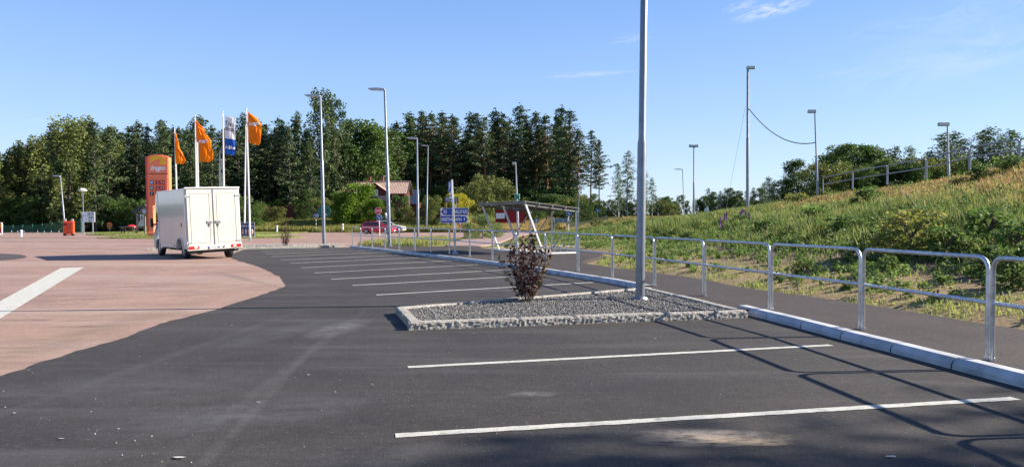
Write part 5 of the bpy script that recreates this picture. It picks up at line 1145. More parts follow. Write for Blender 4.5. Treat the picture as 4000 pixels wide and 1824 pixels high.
# cross gable towards the road
gx_ = (1465 - 2000) / F * (D - 5) - root.location.x; gp_ = 1.6 + (860 - 716) / F * (D - 5) - zg; ge = 1.6 + (860 - 747) / F * (D - 5) - zg - .2; gw = 2.35; gy0 = -dp - 1.6
mb = MB(); mb.prism([(gx_ - gw + .3, 0), (gx_ + gw - .3, 0), (gx_ + gw - .3, ge - .0), (gx_, gp_ - .22), (gx_ - gw + .3, ge)], 'y', gy0, -.2); gw_ = fix_normals(mb.build('gable_wall', M['redwood'], root))
for s in (-1, 1):
    mb = MB(); q = [Vector((gx_, gy0 - .35, gp_)), Vector((gx_ + s * gw, gy0 - .35, ge - .12)), Vector((gx_ + s * gw, .0, ge - .12)), Vector((gx_, .0, gp_))]
    mb.add(q + [p - Vector((0, 0, .14)) for p in q], [(0, 1, 2, 3), (7, 6, 5, 4), (0, 4, 5, 1), (1, 5, 6, 2), (2, 6, 7, 3), (3, 7, 4, 0)]); fix_normals(mb.build('gable_roof', M['rooftile'], root))
    mb = MB(); mb.bar((gx_, gy0 - .37, gp_ - .06), (gx_ + s * gw, gy0 - .37, ge - .18), .05, .22); mb.build('barge_board', M['redwood'], root)
def window(x, y, z, w_, h_, panes=2, mat=M['glass']):
    mb = MB(); mb.box((x, y, z), (w_, .1, h_)); f = mb.build('window', M['signwhite'], root)
    for k in range(panes): mb = MB(); pw = (w_ - .1 * (panes + 1)) / panes; mb.box((x - w_ / 2 + .1 + pw / 2 + k * (pw + .1), y - .055, z), (pw, .03, h_ - .22)); mb.build('pane', mat, f)
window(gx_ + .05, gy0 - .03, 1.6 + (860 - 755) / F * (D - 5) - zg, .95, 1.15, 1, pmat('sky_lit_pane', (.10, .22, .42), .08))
window((1543.5 - 2000) / F * (D - 3) - root.location.x, -dp + .45, 1.6 + (860 - 770) / F * (D - 3) - zg, .95, .62, 2)
window((1585 - 2000) / F * (D - 3) - root.location.x, -dp + .45, 1.5, .9, 1.2, 2)
mb = MB(); mb.box((gx_ + 1.55, gy0 - .35, 1.6 + (860 - 780) / F * (D - 6) - zg), (1.9, .9, 1.3)); bp_ = mb.build('balcony', pmat('pale_pink_board', (.42, .27, .20), .8, 0, .2, 3, streak=(.5, .5, 9)), root)
mb = MB(); mb.prism([(gx_ + .5, 1.6 + (860 - 793) / F * D - zg), (gx_ + 2.9, 1.6 + (860 - 793) / F * D - zg), (gx_ + 2.9, 1.6 + (860 - 785) / F * D - zg)], 'y', gy0 - 1.4, gy0 - .3); fix_normals(mb.build('porch_roof', M['darkroof'], root))
for x in (gx_ + .7, gx_ + 2.6): mb = MB(); mb.box((x, gy0 - 1.2, 1.2), (.1, .1, 2.6)); mb.build('porch_post', M['signwhite'], root)
# outbuilding with dark blue roof
D = 136; a, b2 = at(1604, 798, D), at(1640, 740, D); zg = tz(a.x, D); root = empty('outbuilding', ((a.x + b2.x) / 2, D, zg), 0, 'small outbuilding with a blue-black roof right of the red house', 'shed'); W = b2.x - a.x
mb = MB(); mb.prism([(-W / 2 + .1, 0), (W / 2 - .1, 0), (W / 2 - .1, a.z - zg + .2), (-W / 2 + .1, a.z - zg + .2)], 'y', -1.6, 1.6); fix_normals(mb.build('wall', M['darkred'], root))
mb = MB(); q = [(-W / 2, -1.9, a.z - zg), (W / 2, -1.9, a.z - zg), (W / 2, .4, b2.z - zg), (-W / 2, .4, b2.z - zg)]; mb.add([Vector(p) for p in q] + [Vector(p) + Vector((0, .15, -.1)) for p in q], [(0, 1, 2, 3), (7, 6, 5, 4), (0, 4, 5, 1), (1, 5, 6, 2), (2, 6, 7, 3), (3, 7, 4, 0)]); fix_normals(mb.build('roof', pmat('blue_black_roof', (.03, .05, .10), .5), root))
# dark red board fence along the bank
def board_fence(u0, u1, D, v_top, label, mat, seg=None, zt=None):
    a = at(u0, v_top, D); b = at(u1, v_top, D); n = max(2, int((b.x - a.x) / 2.6)); root = empty('board_fence', ((a.x + b.x) / 2, D, tz((a.x + b.x) / 2, D)), 0, label, 'fence'); zg = root.location.z
    top = a.z - zg; mb = MB(); x = a.x
    while x < b.x: mb.box((x - root.location.x + .07, .03 * (int(x / .15) % 2), top / 2 - .1), (.14, .025, top + .2 + .02 * math.sin(x * 9))); x += .15
    mb.build('boards', mat, root)
    for z in (top * .25, top * .8): mb = MB(); mb.box(((b.x - a.x) / 2 + a.x - root.location.x, .08, z), (b.x - a.x, .05, .1)); mb.build('rail', mat, root)
board_fence(960, 1240, 117, 806, 'dark red board fence in shade left of the round green sign', M['darkred'])
board_fence(1360, 1480, 117, 812, 'dark red board fence between the bright bush and the STOP sign', M['darkred'])
board_fence(1520, 1730, 117, 812, 'dark red board fence below the house and right of the tallest lamp post', M['darkred'])
# red shed with white panel
D = 108; a, b2 = at(1935, 878, D), at(2050, 818, D); zg = tz(a.x, D) - .05; root = empty('red_shed', ((a.x + b2.x) / 2, D, zg), 0, 'small bright red plank shed with a white notice seen through the bicycle shelter', 'shed'); W = b2.x - a.x; H = b2.z - zg
xs_ = -W / 2 + W * .52
M['shedred'] = pmat('red_shed_board', (.33, .02, .025), .75, 0, .25, 3, streak=(8, 8, .5))
mb = MB(); mb.box((xs_ / 2 - W / 4, .4, H / 2 - .1), (xs_ + W / 2, 2.0, H), bev=.02); fix_normals(mb.build('low_wall', M['shedred'], root))
mb = MB(); mb.box(((xs_ + W / 2) / 2, 0, H / 2 + .02), (W / 2 - xs_, 2.2, H + .12), bev=.02); fix_normals(mb.build('wall', M['shedred'], root))
mb = MB()
x = -W / 2 + .1
while x < W / 2: y = -.62 if x < xs_ else -1.12; mb.box((x, y, H / 2), (.07, .05, H)); x += .19
mb.build('battens', M['shedred'], root)
mb = MB(); mb.box((-W / 2 + .8, .2, H + .02), (1.9, 2.4, .12)); mb.box(((xs_ + W / 2) / 2, 0, H + .12), (W / 2 - xs_ + .2, 2.5, .1)); mb.build('roof', M['darkroof'], root)
mb = MB(); mb.box((-W / 2 + .75, -.72, H - .95), (1.25, .06, .8), bev=.01); nb = fix_normals(mb.build('notice', M['signwhite'], root)); put_text('lettering', 'STALL', M['galv'], nb, (-W / 2 + .75, -.76, H - .9), .8, .22, bold=.02)
mb = MB(); mb.box((-W / 2 + .75, -.8, H - 1.45), (1.5, .3, .08)); mb.build('shelf', M['shedred'], root)
# arched glass roof
D = 150; root = empty('glass_arch_hall', (at(2355, 850, D).x, D, tz(15, D)), 0, 'curved glass roof sloping down to the right behind the bushes', 'building')
l = lambda zx, zy: Vector((at(2200 + zx / 3.916, 720 + zy / 3.916, D).x - root.location.x, 0, at(2200 + zx / 3.916, 720 + zy / 3.916, D).z - root.location.z))
arc_ = [l(*p) for p in ((300, 310), (380, 300), (470, 312), (560, 342), (640, 375), (710, 410), (770, 455), (815, 505))]
mb = MB()
for k in range(len(arc_) - 1):
    a, b2 = arc_[k], arc_[k + 1]; q = [a, b2, b2 + Vector((0, 7, 0)), a + Vector((0, 7, 0))]; mb.add(q + [p - Vector((0, 0, .06)) for p in q], [(0, 1, 2, 3), (7, 6, 5, 4), (0, 4, 5, 1), (1, 5, 6, 2), (2, 6, 7, 3), (3, 7, 4, 0)])
fix_normals(mb.build('glass_roof', pmat('greenish_glass', (.30, .40, .38), .12, 0, .1), root))
mb = MB(); mb.prism([(p.x, p.z - .1) for p in arc_] + [(arc_[-1].x, -.5), (arc_[0].x, -.5)], 'y', .4, .5); fix_normals(mb.build('end_wall', pmat('end_glass', (.22, .32, .30), .15), root))
for y in (0, 2.3, 4.6, 7): mb = MB(); mb.tube([p + Vector((0, y, .08)) for p in arc_], .11, 8); mb.build('rib', M['galv'], root)
for k in (1, 3, 5, 7): mb = MB(); mb.tube([arc_[k] + Vector((0, -.05, .1)), arc_[k] + Vector((0, 7, .1))], .06, 6); mb.build('purlin', M['galv'], root)
mb = MB(); mb.tube([arc_[3] + Vector((0, .35, 0)), Vector((arc_[3].x, .35, -.5))], .08, 6); mb.build('column', M['galv'], root)
# ------------------------------------------------------------------ vegetation
LP = [(.030, .048, .013), (.060, .085, .024)]
M['pine'] = leafmat('pine_needles', (.026, .054, .020), (.088, .122, .042), .16, .28, rnd=.28)
M['spruce'] = leafmat('spruce_needles', (.024, .055, .018), (.065, .11, .034), .16, .3, rnd=.2)
M['decid'] = leafmat('dark_leaves', (.040, .085, .018), (.10, .16, .032), .35, .3, rnd=.25)
M['poplar'] = leafmat('poplar_leaves', (.045, .082, .026), (.11, .15, .048), .3, .35, rnd=.12)
M['bright'] = leafmat('bright_leaves', (.075, .15, .012), (.16, .26, .022), .4, .5, rnd=.15)
M['olive'] = leafmat('olive_leaves', (.085, .11, .022), (.17, .19, .045), .35, .6, rnd=.15)
M['pale'] = leafmat('pale_left_leaves', (.09, .12, .03), (.19, .22, .065), .3, .2, rnd=.15)
M['lightbush'] = leafmat('light_bush_leaves', (.11, .17, .04), (.22, .28, .09), .4, .8, rnd=.1)
M['gold'] = leafmat('golden_leaves', (.30, .27, .02), (.50, .45, .04), .4, .8, rnd=.05)
M['purple'] = leafmat('purple_leaves', (.040, .014, .014), (.10, .036, .028), .25, 9, rnd=.05)
M['purplegreen'] = leafmat('bronze_leaves', (.10, .06, .03), (.16, .13, .05), .3, 9, rnd=.05)
M['willow'] = leafmat('willow_leaves', (.14, .18, .04), (.28, .27, .065), .5, 2.0, rnd=.12)
M['weed'] = leafmat('weed_leaves', (.085, .145, .034), (.17, .245, .06), .5, 1.5, rnd=.18)
M['birchleaf'] = leafmat('birch_leaves', (.045, .085, .025), (.10, .15, .045), .3, .4, rnd=.15)
M['blades'] = leafmat('grass_blades', (0, 0, 0), (0, 0, 0), .35, 1, attr=True, rnd=0)
for _m in (M['blades'],): [n.inputs.__getitem__(0).__setattr__('default_value', .48) for n in _m.node_tree.nodes if n.type == 'MIX_SHADER']
def unit(n, r): v = r.normal(size=(n, 3)); return v / np.linalg.norm(v, axis=1)[:, None]
def leaves_raw(C, A, S, L, W):
    n = len(C); A = A / np.linalg.norm(A, axis=1)[:, None]; S = S - A * (S * A).sum(1)[:, None]; S /= np.linalg.norm(S, axis=1)[:, None] + 1e-9
    L = np.broadcast_to(L, (n,))[:, None]; W = np.broadcast_to(W, (n,))[:, None]
    return np.stack([C - A * L / 2, C + S * W / 2, C + A * L / 2, C - S * W / 2], 1).reshape(-1, 3)
def leaf_mesh(name, V):
    me = bpy.data.meshes.new(name); raw_mesh(me, V, np.arange(len(V)).reshape(-1, 4)); return me
def crown_from_clumps(C, R, per, L, W, r, flat=1.0, hang=0.):
    n = len(C) * per; ci = np.repeat(np.arange(len(C)), per); d = unit(n, r); rad = r.random(n) ** .4
    off = d * rad[:, None] * R[ci]; P = C[ci] + off
    A = unit(n, r) * 1.0; A[:, 2] *= flat; A[:, 2] -= hang; S = unit(n, r)
    return leaves_raw(P, A, S, L * (.6 + .8 * r.random(n)), W * (.6 + .8 * r.random(n)))
def pine_proto(seed, H=20, cb=.35, Rm=3.2, n=60, kind='pine', density=14, top=.12, mat='pine', bark='pinebark', lsz=.42):
    r = np.random.default_rng(seed); lean = r.normal(size=2) * .02
    ax = lambda z: np.array([lean[0] * z + .12 * math.sin(z * .4 + seed), lean[1] * z, z])
    mb = MB(); zs = np.linspace(0, H * .97, 9); mb.tube([ax(z) if z else (0, 0, -.5) for z in zs], [max(.03, H * .0115 * (1 - z / H) ** .8 + .02) for z in zs], 8)
    C, Rr = [], []
    for i in range(n):
        t = (i + r.random()) / n; z = H * (cb + (1 - cb) * t * .97); ph = i * 2.4 + r.normal() * .5
        if kind == 'pine': prof = (.55 + .9 * t) if t < .3 else (1.0 - ((t - .3) / .7) ** 1.05) * .96 + .06
        elif kind == 'spruce': prof = 1.0 - .93 * t
        else: prof = math.sin(math.pi * min(1, .15 + .85 * t)) * .8 + .2
        ln = Rm * prof * (.55 + .6 * r.random()); 
        if kind == 'pine' and r.random() < .10: ln *= 1.35
        b0 = ax(z); dirv = np.array([math.cos(ph), math.sin(ph), (.10 + .45 * t if kind == 'pine' else -.25 + .25 * t)])
        end = b0 + dirv * ln; mid = b0 + dirv * ln * .5 + np.array([0, 0, .05 * ln])
        if ln > 1.0: mb.tube([b0, mid, end], [.05, .035, .012], 4, cap=False)
        m_ = max(2, int(ln / .55)); 
        for k in range(m_):
            f = .25 + .75 * (k + .5) / m_; p = b0 * (1 - f) + end * f + np.array([r.normal() * .22, r.normal() * .22, .12 + r.normal() * .12 - (.25 * f * ln * .2 if kind == 'spruce' else 0)])
            C.append(p); s = (.50 + .35 * r.random()) * (.75 + .35 * f); Rr.append([s, s, s * (.34 if kind == 'pine' else .5)])
    C.append(ax(H * .985)); Rr.append([.35, .35, .6])
    V = crown_from_clumps(np.array(C), np.array(Rr), density, lsz, lsz * .42, r, .55, .0 if kind == 'pine' else .25)
    t_ = mb.build('trunk', M[bark]); me_t = t_.data; bpy.data.objects.remove(t_)
    c_ = leaf_mesh('crown', V); c_.materials.append(M[mat]); return me_t, c_, H
def decid_proto(seed, H=12, cb=.12, Rm=3.6, n=26, mat='decid', bark='bark', lsz=.34, per=150, shape='round', hang=0., rad=(.22, .42), tr=.012):
    r = np.random.default_rng(seed); mb = MB(); mb.tube([(0, 0, -.4), (.05, 0, H * .3), (.1 * r.normal(), .1 * r.normal(), H * .75)], [H * tr + .03, H * tr * .75 + .02, .03], 7)
    C, Rr = [], []
    for i in range(n):
        t = (i + .5) / n; z = H * (cb + (1 - cb) * t)
        if shape == 'round': pr_ = math.sqrt(max(0, 1 - (2 * t - .85) ** 2 / 1.6))
        elif shape == 'column': pr_ = .55 + .45 * math.sin(math.pi * min(1, t * 1.15)) if t < .85 else .55
        else: pr_ = (1 - t) * .8 + .25
        q = Rm * pr_ * math.sqrt(r.random()) * .85; ph = i * 2.4 + r.random(); s = Rm * (rad[0] + (rad[1] - rad[0]) * r.random()) * (1.0 if shape != 'column' else .8)
        p = np.array([q * math.cos(ph), q * math.sin(ph), min(z, H - s * .6)]); C.append(p); Rr.append([s, s, s * (.75 if shape != 'column' else 1.3)])
        if i % 2 == 0: mb.tube([(0, 0, z * .55), p * .6 + np.array([0, 0, z * .2]), p], [H * tr * .4 + .01, .03, .01], 4, cap=False)
    V = crown_from_clumps(np.array(C), np.array(Rr), per, lsz, lsz * .6, r, .7, hang)
    # ragged fringe twigs
    t_ = mb.build('trunk', M[bark]); me_t = t_.data; bpy.data.objects.remove(t_)
    c_ = leaf_mesh('crown', V); c_.materials.append(M[mat]); return me_t, c_, H
PR = {}
PR['pine'] = [pine_proto(s, 20, cb, R_m, nn_, density=17) for s, cb, R_m, nn_ in ((1, .26, 3.7, 70), (2, .34, 3.9, 62), (3, .22, 3.4, 74), (4, .38, 3.8, 58), (5, .30, 3.3, 68))]
PR['lowpine'] = [pine_proto(s, 16, cb, R_m, nn_, density=18, bark='bark', mat='pine') for s, cb, R_m, nn_ in ((11, .06, 3.3, 74), (12, .10, 3.0, 70), (13, .05, 3.6, 76), (14, .12, 3.1, 66))]
PR['spruce'] = [pine_proto(s, 18, .05, 3.0, 90, 'spruce', 14, mat='spruce', bark='bark') for s in (21, 22)]
PR['birch'] = [pine_proto(s, 15, .12, 2.3, 80, 'birch', 15, mat='birchleaf', bark='birchbark', lsz=.34) for s in (31, 32, 33)]
PR['poplar'] = [decid_proto(s, 22, .04, 4.0, 60, 'poplar', per=110, shape='column', lsz=.42) for s in (41, 42)]
PR['decid'] = [decid_proto(s, 12, .08, 3.8, 30, 'decid', per=190, lsz=.36) for s in (51, 52, 53)]
PR['pale'] = [decid_proto(s, 13, .06, 3.3, 44, 'pale', per=120, shape='column', lsz=.34) for s in (61, 62, 63)]
PR['bright'] = [decid_proto(s, 6.5, .03, 3.4, 34, 'bright', per=260, lsz=.26) for s in (71, 72)]
PR['bush'] = [decid_proto(s, 4, .02, 2.4, 20, 'olive', per=200, lsz=.20) for s in (81, 82, 83)]
PR['dbush'] = [decid_proto(s, 4, .02, 2.5, 20, 'decid', per=200, lsz=.22) for s in (91, 92, 93)]
PR['light'] = [decid_proto(s, 3, .02, 1.9, 22, 'lightbush', per=200, lsz=.15) for s in (101, 102)]
PR['gold'] = [decid_proto(111, 3.2, .02, 1.9, 24, 'gold', per=220, lsz=.17)]
PR['weed'] = [decid_proto(s, 1.0, .02, .62, 16, 'weed', per=60, lsz=.11, rad=(.25, .45)) for s in (121, 122, 123)]
PR['willow'] = [decid_proto(s, 1.6, .02, 1.0, 24, 'willow', per=60, lsz=.13, rad=(.2, .36), shape='round') for s in (131, 132)]
def tree(kind, x, y, H, label, group, name='tree', z=None, cat='tree', wide=1.0, rz=None, v=None):
    pr_ = PR[kind][random.randrange(len(PR[kind])) if v is None else v % len(PR[kind])]; s = H / pr_[2]
    root = empty(name, (x, y, (tz(x, y) if z is None else z)), 0, label, cat, group)
    rz = random.random() * 6.283 if rz is None else rz; root.rotation_euler = (0, 0, rz); root.scale = (s * wide, s * wide, s)
    for nm, me in (('trunk', pr_[0]), ('crown', pr_[1])): o = bpy.data.objects.new(nm, me); COL.objects.link(o); o.parent = root
    return root
def hgt(v, D, z=0): return 1.6 + (860 - v) / F * D - z
def pxX(Px, D): return (Px * 1.5528 - 2000) / F * D
NAMES = {'pine': 'pine_tree', 'lowpine': 'pine_tree', 'spruce': 'spruce_tree', 'birch': 'birch_tree', 'poplar': 'poplar_tree', 'decid': 'leafy_tree', 'pale': 'leafy_tree', 'bright': 'garden_tree', 'bush': 'bush', 'dbush': 'bush', 'light': 'bush', 'gold': 'bush', 'weed': 'shrub', 'willow': 'shrub'}
def row(items, D, label, group, dj=4, wd=1.0):
    for Px, Pv, kind in items:
        d = D + random.uniform(-dj, dj); x = pxX(Px, d); z = tz(x, d)
        tree(kind, x, d, max(2, hgt(Pv * 1.5528, d, z)), label, group, NAMES[kind], z=z, wide=wd * random.uniform(.92, 1.1))
random.seed(3)
# skyline rows (picture column, picture height of the top, kind)
L1 = [(-25, 395, 'pale'), (8, 388, 'pale'), (38, 378, 'pale'), (66, 362, 'pale'), (100, 350, 'pale'), (132, 338, 'pale'), (150, 330, 'lowpine'), (176, 306, 'pale'), (198, 302, 'pale'), (222, 318, 'lowpine'), (243, 302, 'spruce'), (268, 318, 'lowpine')]
row(L1, 104, 'pale green leafy tree in the group at the far left of the wood', 'pale trees at the left end of the wood')
L2 = [(292, 318, 'lowpine'), (318, 322, 'lowpine'), (342, 308, 'lowpine'), (366, 316, 'spruce'), (388, 303, 'lowpine'), (408, 318, 'lowpine'), (432, 318, 'spruce'), (452, 322, 'lowpine'), (478, 300, 'spruce'), (504, 292, 'lowpine'), (530, 318, 'lowpine')]
row(L2, 112, 'dense dark conifer of the wood behind the price tower and the kiosk', 'dark pines behind the price tower')
L3 = [(552, 325, 'lowpine'), (576, 312, 'lowpine'), (600, 286, 'spruce'), (622, 308, 'pine'), (645, 305, 'pine'), (668, 310, 'pine'), (690, 325, 'lowpine'), (712, 296, 'spruce'), (738, 282, 'spruce'), (762, 305, 'lowpine')]
row(L3, 132, 'tall conifer of the wood between the flags and the tall poplar', 'pines between the flags and the poplar')
tree('poplar', pxX(808, 126), 126, hgt(234 * 1.5528, 126, 1.2), 'tallest tree of the wood, broad leafy one behind the far lamp post', None, 'poplar_tree', v=0, wide=.92)
tree('poplar', pxX(843, 128), 128, hgt(252 * 1.5528, 128, 1.2), 'second broad leafy tree joined to the right of the tallest tree', None, 'poplar_tree', v=1, wide=.85)
row([(872, 300, 'spruce')], 128, 'dark pointed spruce just right of the two tallest leafy trees', None)
row([(905, 303, 'decid'), (935, 312, 'decid')], 136, 'round green leafy tree above the red house', 'leafy trees above the red house')
row([(962, 322, 'decid'), (985, 335, 'pine'), (1005, 352, 'pine')], 142, 'tree above the right half of the red house, beside the tallest lamp post', 'trees behind the tallest lamp post')
L4 = [(1022, 292, 'pine'), (1042, 284, 'spruce'), (1064, 281, 'pine'), (1084, 283, 'pine'), (1108, 284, 'pine'), (1132, 290, 'pine'), (1152, 296, 'pine'), (1174, 286, 'spruce'), (1200, 287, 'pine'), (1222, 296, 'pine'), (1244, 275, 'spruce'), (1268, 288, 'pine'), (1297, 263, 'spruce'), (1322, 292, 'pine'), (1350, 284, 'pine'), (1376, 290, 'pine'), (1404, 270, 'spruce'), (1432, 280, 'pine'), (1452, 328, 'pine')]
row(L4, 152, 'tall conifer of the stand behind the direction sign and the shelter', 'tall pines behind the shelter', 5, 1.15)
row([(1486, 330, 'pine'), (1508, 352, 'pine')], 150, 'slender pine standing free right of the tall stand', 'slender pines right of the tall stand', 3)
row([(1578, 382, 'birch'), (1556, 415, 'birch')], 120, 'drooping birch just left of the big foreground lamp post', 'birches left of the big pole', 3)
row([(1618, 425, 'birch'), (1640, 448, 'birch')], 122, 'drooping birch just right of the big foreground lamp post', 'birches right of the big pole', 3)
# second and third rows fill the wood
def fill(P0, P1, step, D, f0, f1, kind, prof, label, group):
    px = P0
    while px < P1:
        t = np.interp(px, [q[0] for q in prof], [q[1] for q in prof]); tv = 600 - (600 - t) * random.uniform(f0, f1); row([(px + random.uniform(-5, 5), tv, kind if isinstance(kind, str) else random.choice(kind))], D, label, group); px += step * random.uniform(.8, 1.2)
prof1 = L1 + L2 + L3 + [(800, 300, '')]; prof2 = [(860, 310, '')] + [(960, 320, '')] + L4 + [(1470, 350, ''), (1520, 400, ''), (1560, 440, '')]
fill(-30, 290, 17, 113, .82, .96, ['lowpine', 'pale', 'decid'], prof1, 'tree in the second rank at the far left of the wood', 'second rank of trees at the left')
fill(290, 790, 18, 124, .80, .95, 'lowpine', prof1, 'dark pine deeper in the wood behind the flags', 'deeper dark pines behind the flags')
fill(-30, 800, 24, 142, .84, .97, ['lowpine', 'spruce'], prof1, 'dark tree deepest in the left half of the wood', 'deepest trees in the left half')
fill(840, 1010, 17, 150, .80, .93, ['pine', 'decid', 'lowpine'], prof2, 'tree deep in the wood above the red house', 'deeper trees above the red house')
fill(1010, 1450, 17, 165, .80, .97, ['pine', 'pine', 'lowpine'], prof2, 'pine deep in the tall stand behind the shelter', 'deeper pines behind the shelter')
fill(1010, 1440, 26, 178, .75, .9, ['lowpine', 'spruce'], prof2, 'dark tree deepest in the stand behind the shelter', 'deepest trees behind the shelter')
# understorey
def under(P0, P1, step, D, vt, kinds, label, group, jit=12, wide=1.15):
    px = P0
    while px < P1: row([(px + random.uniform(-4, 4), vt + random.uniform(-jit, jit), random.choice(kinds))], D, label, group, 2); px += step * random.uniform(.75, 1.2)
under(-40, 640, 26, 103, 500, ['dbush', 'decid'], 'dark bush along the shaded foot of the wood, left half', 'dark bushes along the foot of the wood')
under(640, 870, 20, 122, 505, ['dbush', 'decid', 'bush'], 'bush above the red board fence, left of the bright garden tree', 'bushes above the left part of the red fence')
under(870, 1060, 20, 146, 470, ['dbush', 'decid'], 'dark bush behind the red house', 'bushes behind the red house')
under(1040, 1440, 17, 148, 478, ['dbush', 'decid'], 'dark undergrowth bush at the foot of the tall pine stand', 'undergrowth below the tall pines', 16)
under(1240, 1480, 22, 128, 500, ['bush', 'dbush'], 'bush behind the shelter roof', 'bushes behind the shelter roof', 14)
under(1440, 1560, 16, 132, 500, ['decid', 'bush', 'dbush'], 'bush around the curved glass roof', 'bushes around the glass roof', 18)
under(1560, 1700, 15, 128, 505, ['decid', 'dbush', 'bush'], 'bush at the foot of the birches', 'bushes below the birches', 12)
under(1650, 2080, 13, 150, 497, ['decid', 'dbush', 'birch'], 'bush of the distant hedge line beyond the meadow crest', 'distant hedge beyond the meadow', 9)
under(1780, 1960, 17, 132, 480, ['decid', 'birch'], 'taller bush of the distant hedge near the tall cable pole', 'taller bushes near the cable pole', 10)
# garden foreground trees and bushes
def one(kind, Px, Pv, D, label, wide=1.0, group=None, zoff=0): 
    x = pxX(Px, D); z = tz(x, D); tree(kind, x, D, hgt(Pv * 1.5528, D, z), label, group, NAMES[kind], z=z, wide=wide)
one('bright', 905, 462, 108, 'large bright green garden tree in front of the red house', 1.15)
one('bright', 862, 482, 109, 'bright green garden tree touching the large one on its left', .95)
one('bright', 945, 500, 107, 'bright green bush between the large garden tree and the STOP sign', .75)
one('decid', 775, 476, 112, 'rounded green tree left of the round green sign', .95)
one('decid', 748, 500, 113, 'darker green bush left of the rounded tree by the green sign', .9)
one('bush', 700, 520, 110, 'olive bush in front of the red fence left of the rounded tree', 1.0)
one('bush', 660, 515, 112, 'olive bush right of the tallest flagpole above the red fence', 1.0)
one('dbush', 1002, 492, 109, 'dark green bush below the small window of the red house', .9)
one('bush', 1022, 520, 108, 'olive bush right of the tallest lamp post', .8)
one('bush', 975, 520, 106, 'olive bush directly behind the tallest lamp post', .7)
one('bush', 1092, 492, 104, 'tall olive bush left of the direction sign', .75)
one('bush', 1075, 505, 110, 'olive bush behind the lamp post across the road', .7)
one('gold', 1148, 487, 107, 'golden yellow bush behind the garden sign', .95)
one('dbush', 1130, 520, 106, 'dark bush under the golden yellow one', .9)
one('bush', 1212, 440, 112, 'tall pyramid-shaped bush right of the direction sign', .75)
one('bush', 1180, 470, 118, 'tall grey-green bush behind the golden bush', 1.1)
one('bush', 1242, 450, 120, 'grey-green bush behind the left end of the shelter roof', 1.1)
one('light', 1215, 538, 62, 'pale leafy bush left of the bicycle shelter', .95)
one('light', 1180, 560, 60, 'low pale leafy bush beside the direction sign post', .9)
one('light', 1250, 560, 66, 'low pale bush nearest the left shelter post', .8)
one('bush', 1500, 548, 84, 'rounded bush right of the shelter in front of the glass roof', .9)
one('bush', 1395, 548, 96, 'olive bush under the middle of the shelter roof', 1.0)
one('dbush', 1470, 515, 116, 'dark leafy hedge bush left of the curved glass roof', 1.2)
one('dbush', 1440, 522, 112, 'dark leafy hedge bush behind the right end of the shelter', 1.2)
one('dbush', 1350, 520, 112, 'dark hedge bush behind the shelter, right of the red shed', 1.2)
one('bush', 1385, 510, 118, 'olive hedge bush behind the middle of the shelter', 1.1)
one('dbush', 1410, 525, 111, 'dark hedge bush behind the low blue-grey board', 1.1)
# trees behind the embankment at right
R1 = [(1985, 412, 'birch'), (2008, 402, 'decid'), (2030, 425, 'birch'), (1935, 445, 'birch'), (1920, 460, 'birch'), (1965, 455, 'decid')]
row(R1, 88, 'leafy tree behind the meadow crest left of the cable lamp post', 'trees left of the cable lamp post', 3, 1.3)
R2 = [(2092, 388, 'decid'), (2122, 364, 'decid'), (2150, 366, 'decid'), (2178, 368, 'decid'), (2205, 378, 'decid'), (2222, 402, 'birch'), (2255, 368, 'birch'), (2285, 368, 'birch'), (2065, 430, 'birch')]
row(R2, 80, 'dark leafy tree behind the upper railing in the middle of the crest', 'trees behind the middle of the crest railing', 3, 1.3)
R3 = [(2312, 402, 'decid'), (2340, 382, 'birch'), (2368, 336, 'birch'), (2392, 332, 'birch'), (2428, 350, 'birch'), (2468, 332, 'birch'), (2492, 322, 'birch'), (2525, 345, 'birch'), (2546, 328, 'birch'), (2580, 372, 'birch'), (2610, 350, 'birch')]
row(R3, 74, 'young tree behind the upper railing at the right edge', 'young trees behind the upper right railing', 3, 1.7)
under(2080, 2620, 20, 66, 408, ['dbush', 'bush', 'decid'], 'bush behind the crest railing at right', 'bushes behind the crest railing', 14)
# shade-casting tree on the crest outside the right edge
tree('birch', 27.8, 7.15, 11.8, 'birch on the crest outside the right edge of the photo', None, 'birch_tree', wide=1.4)
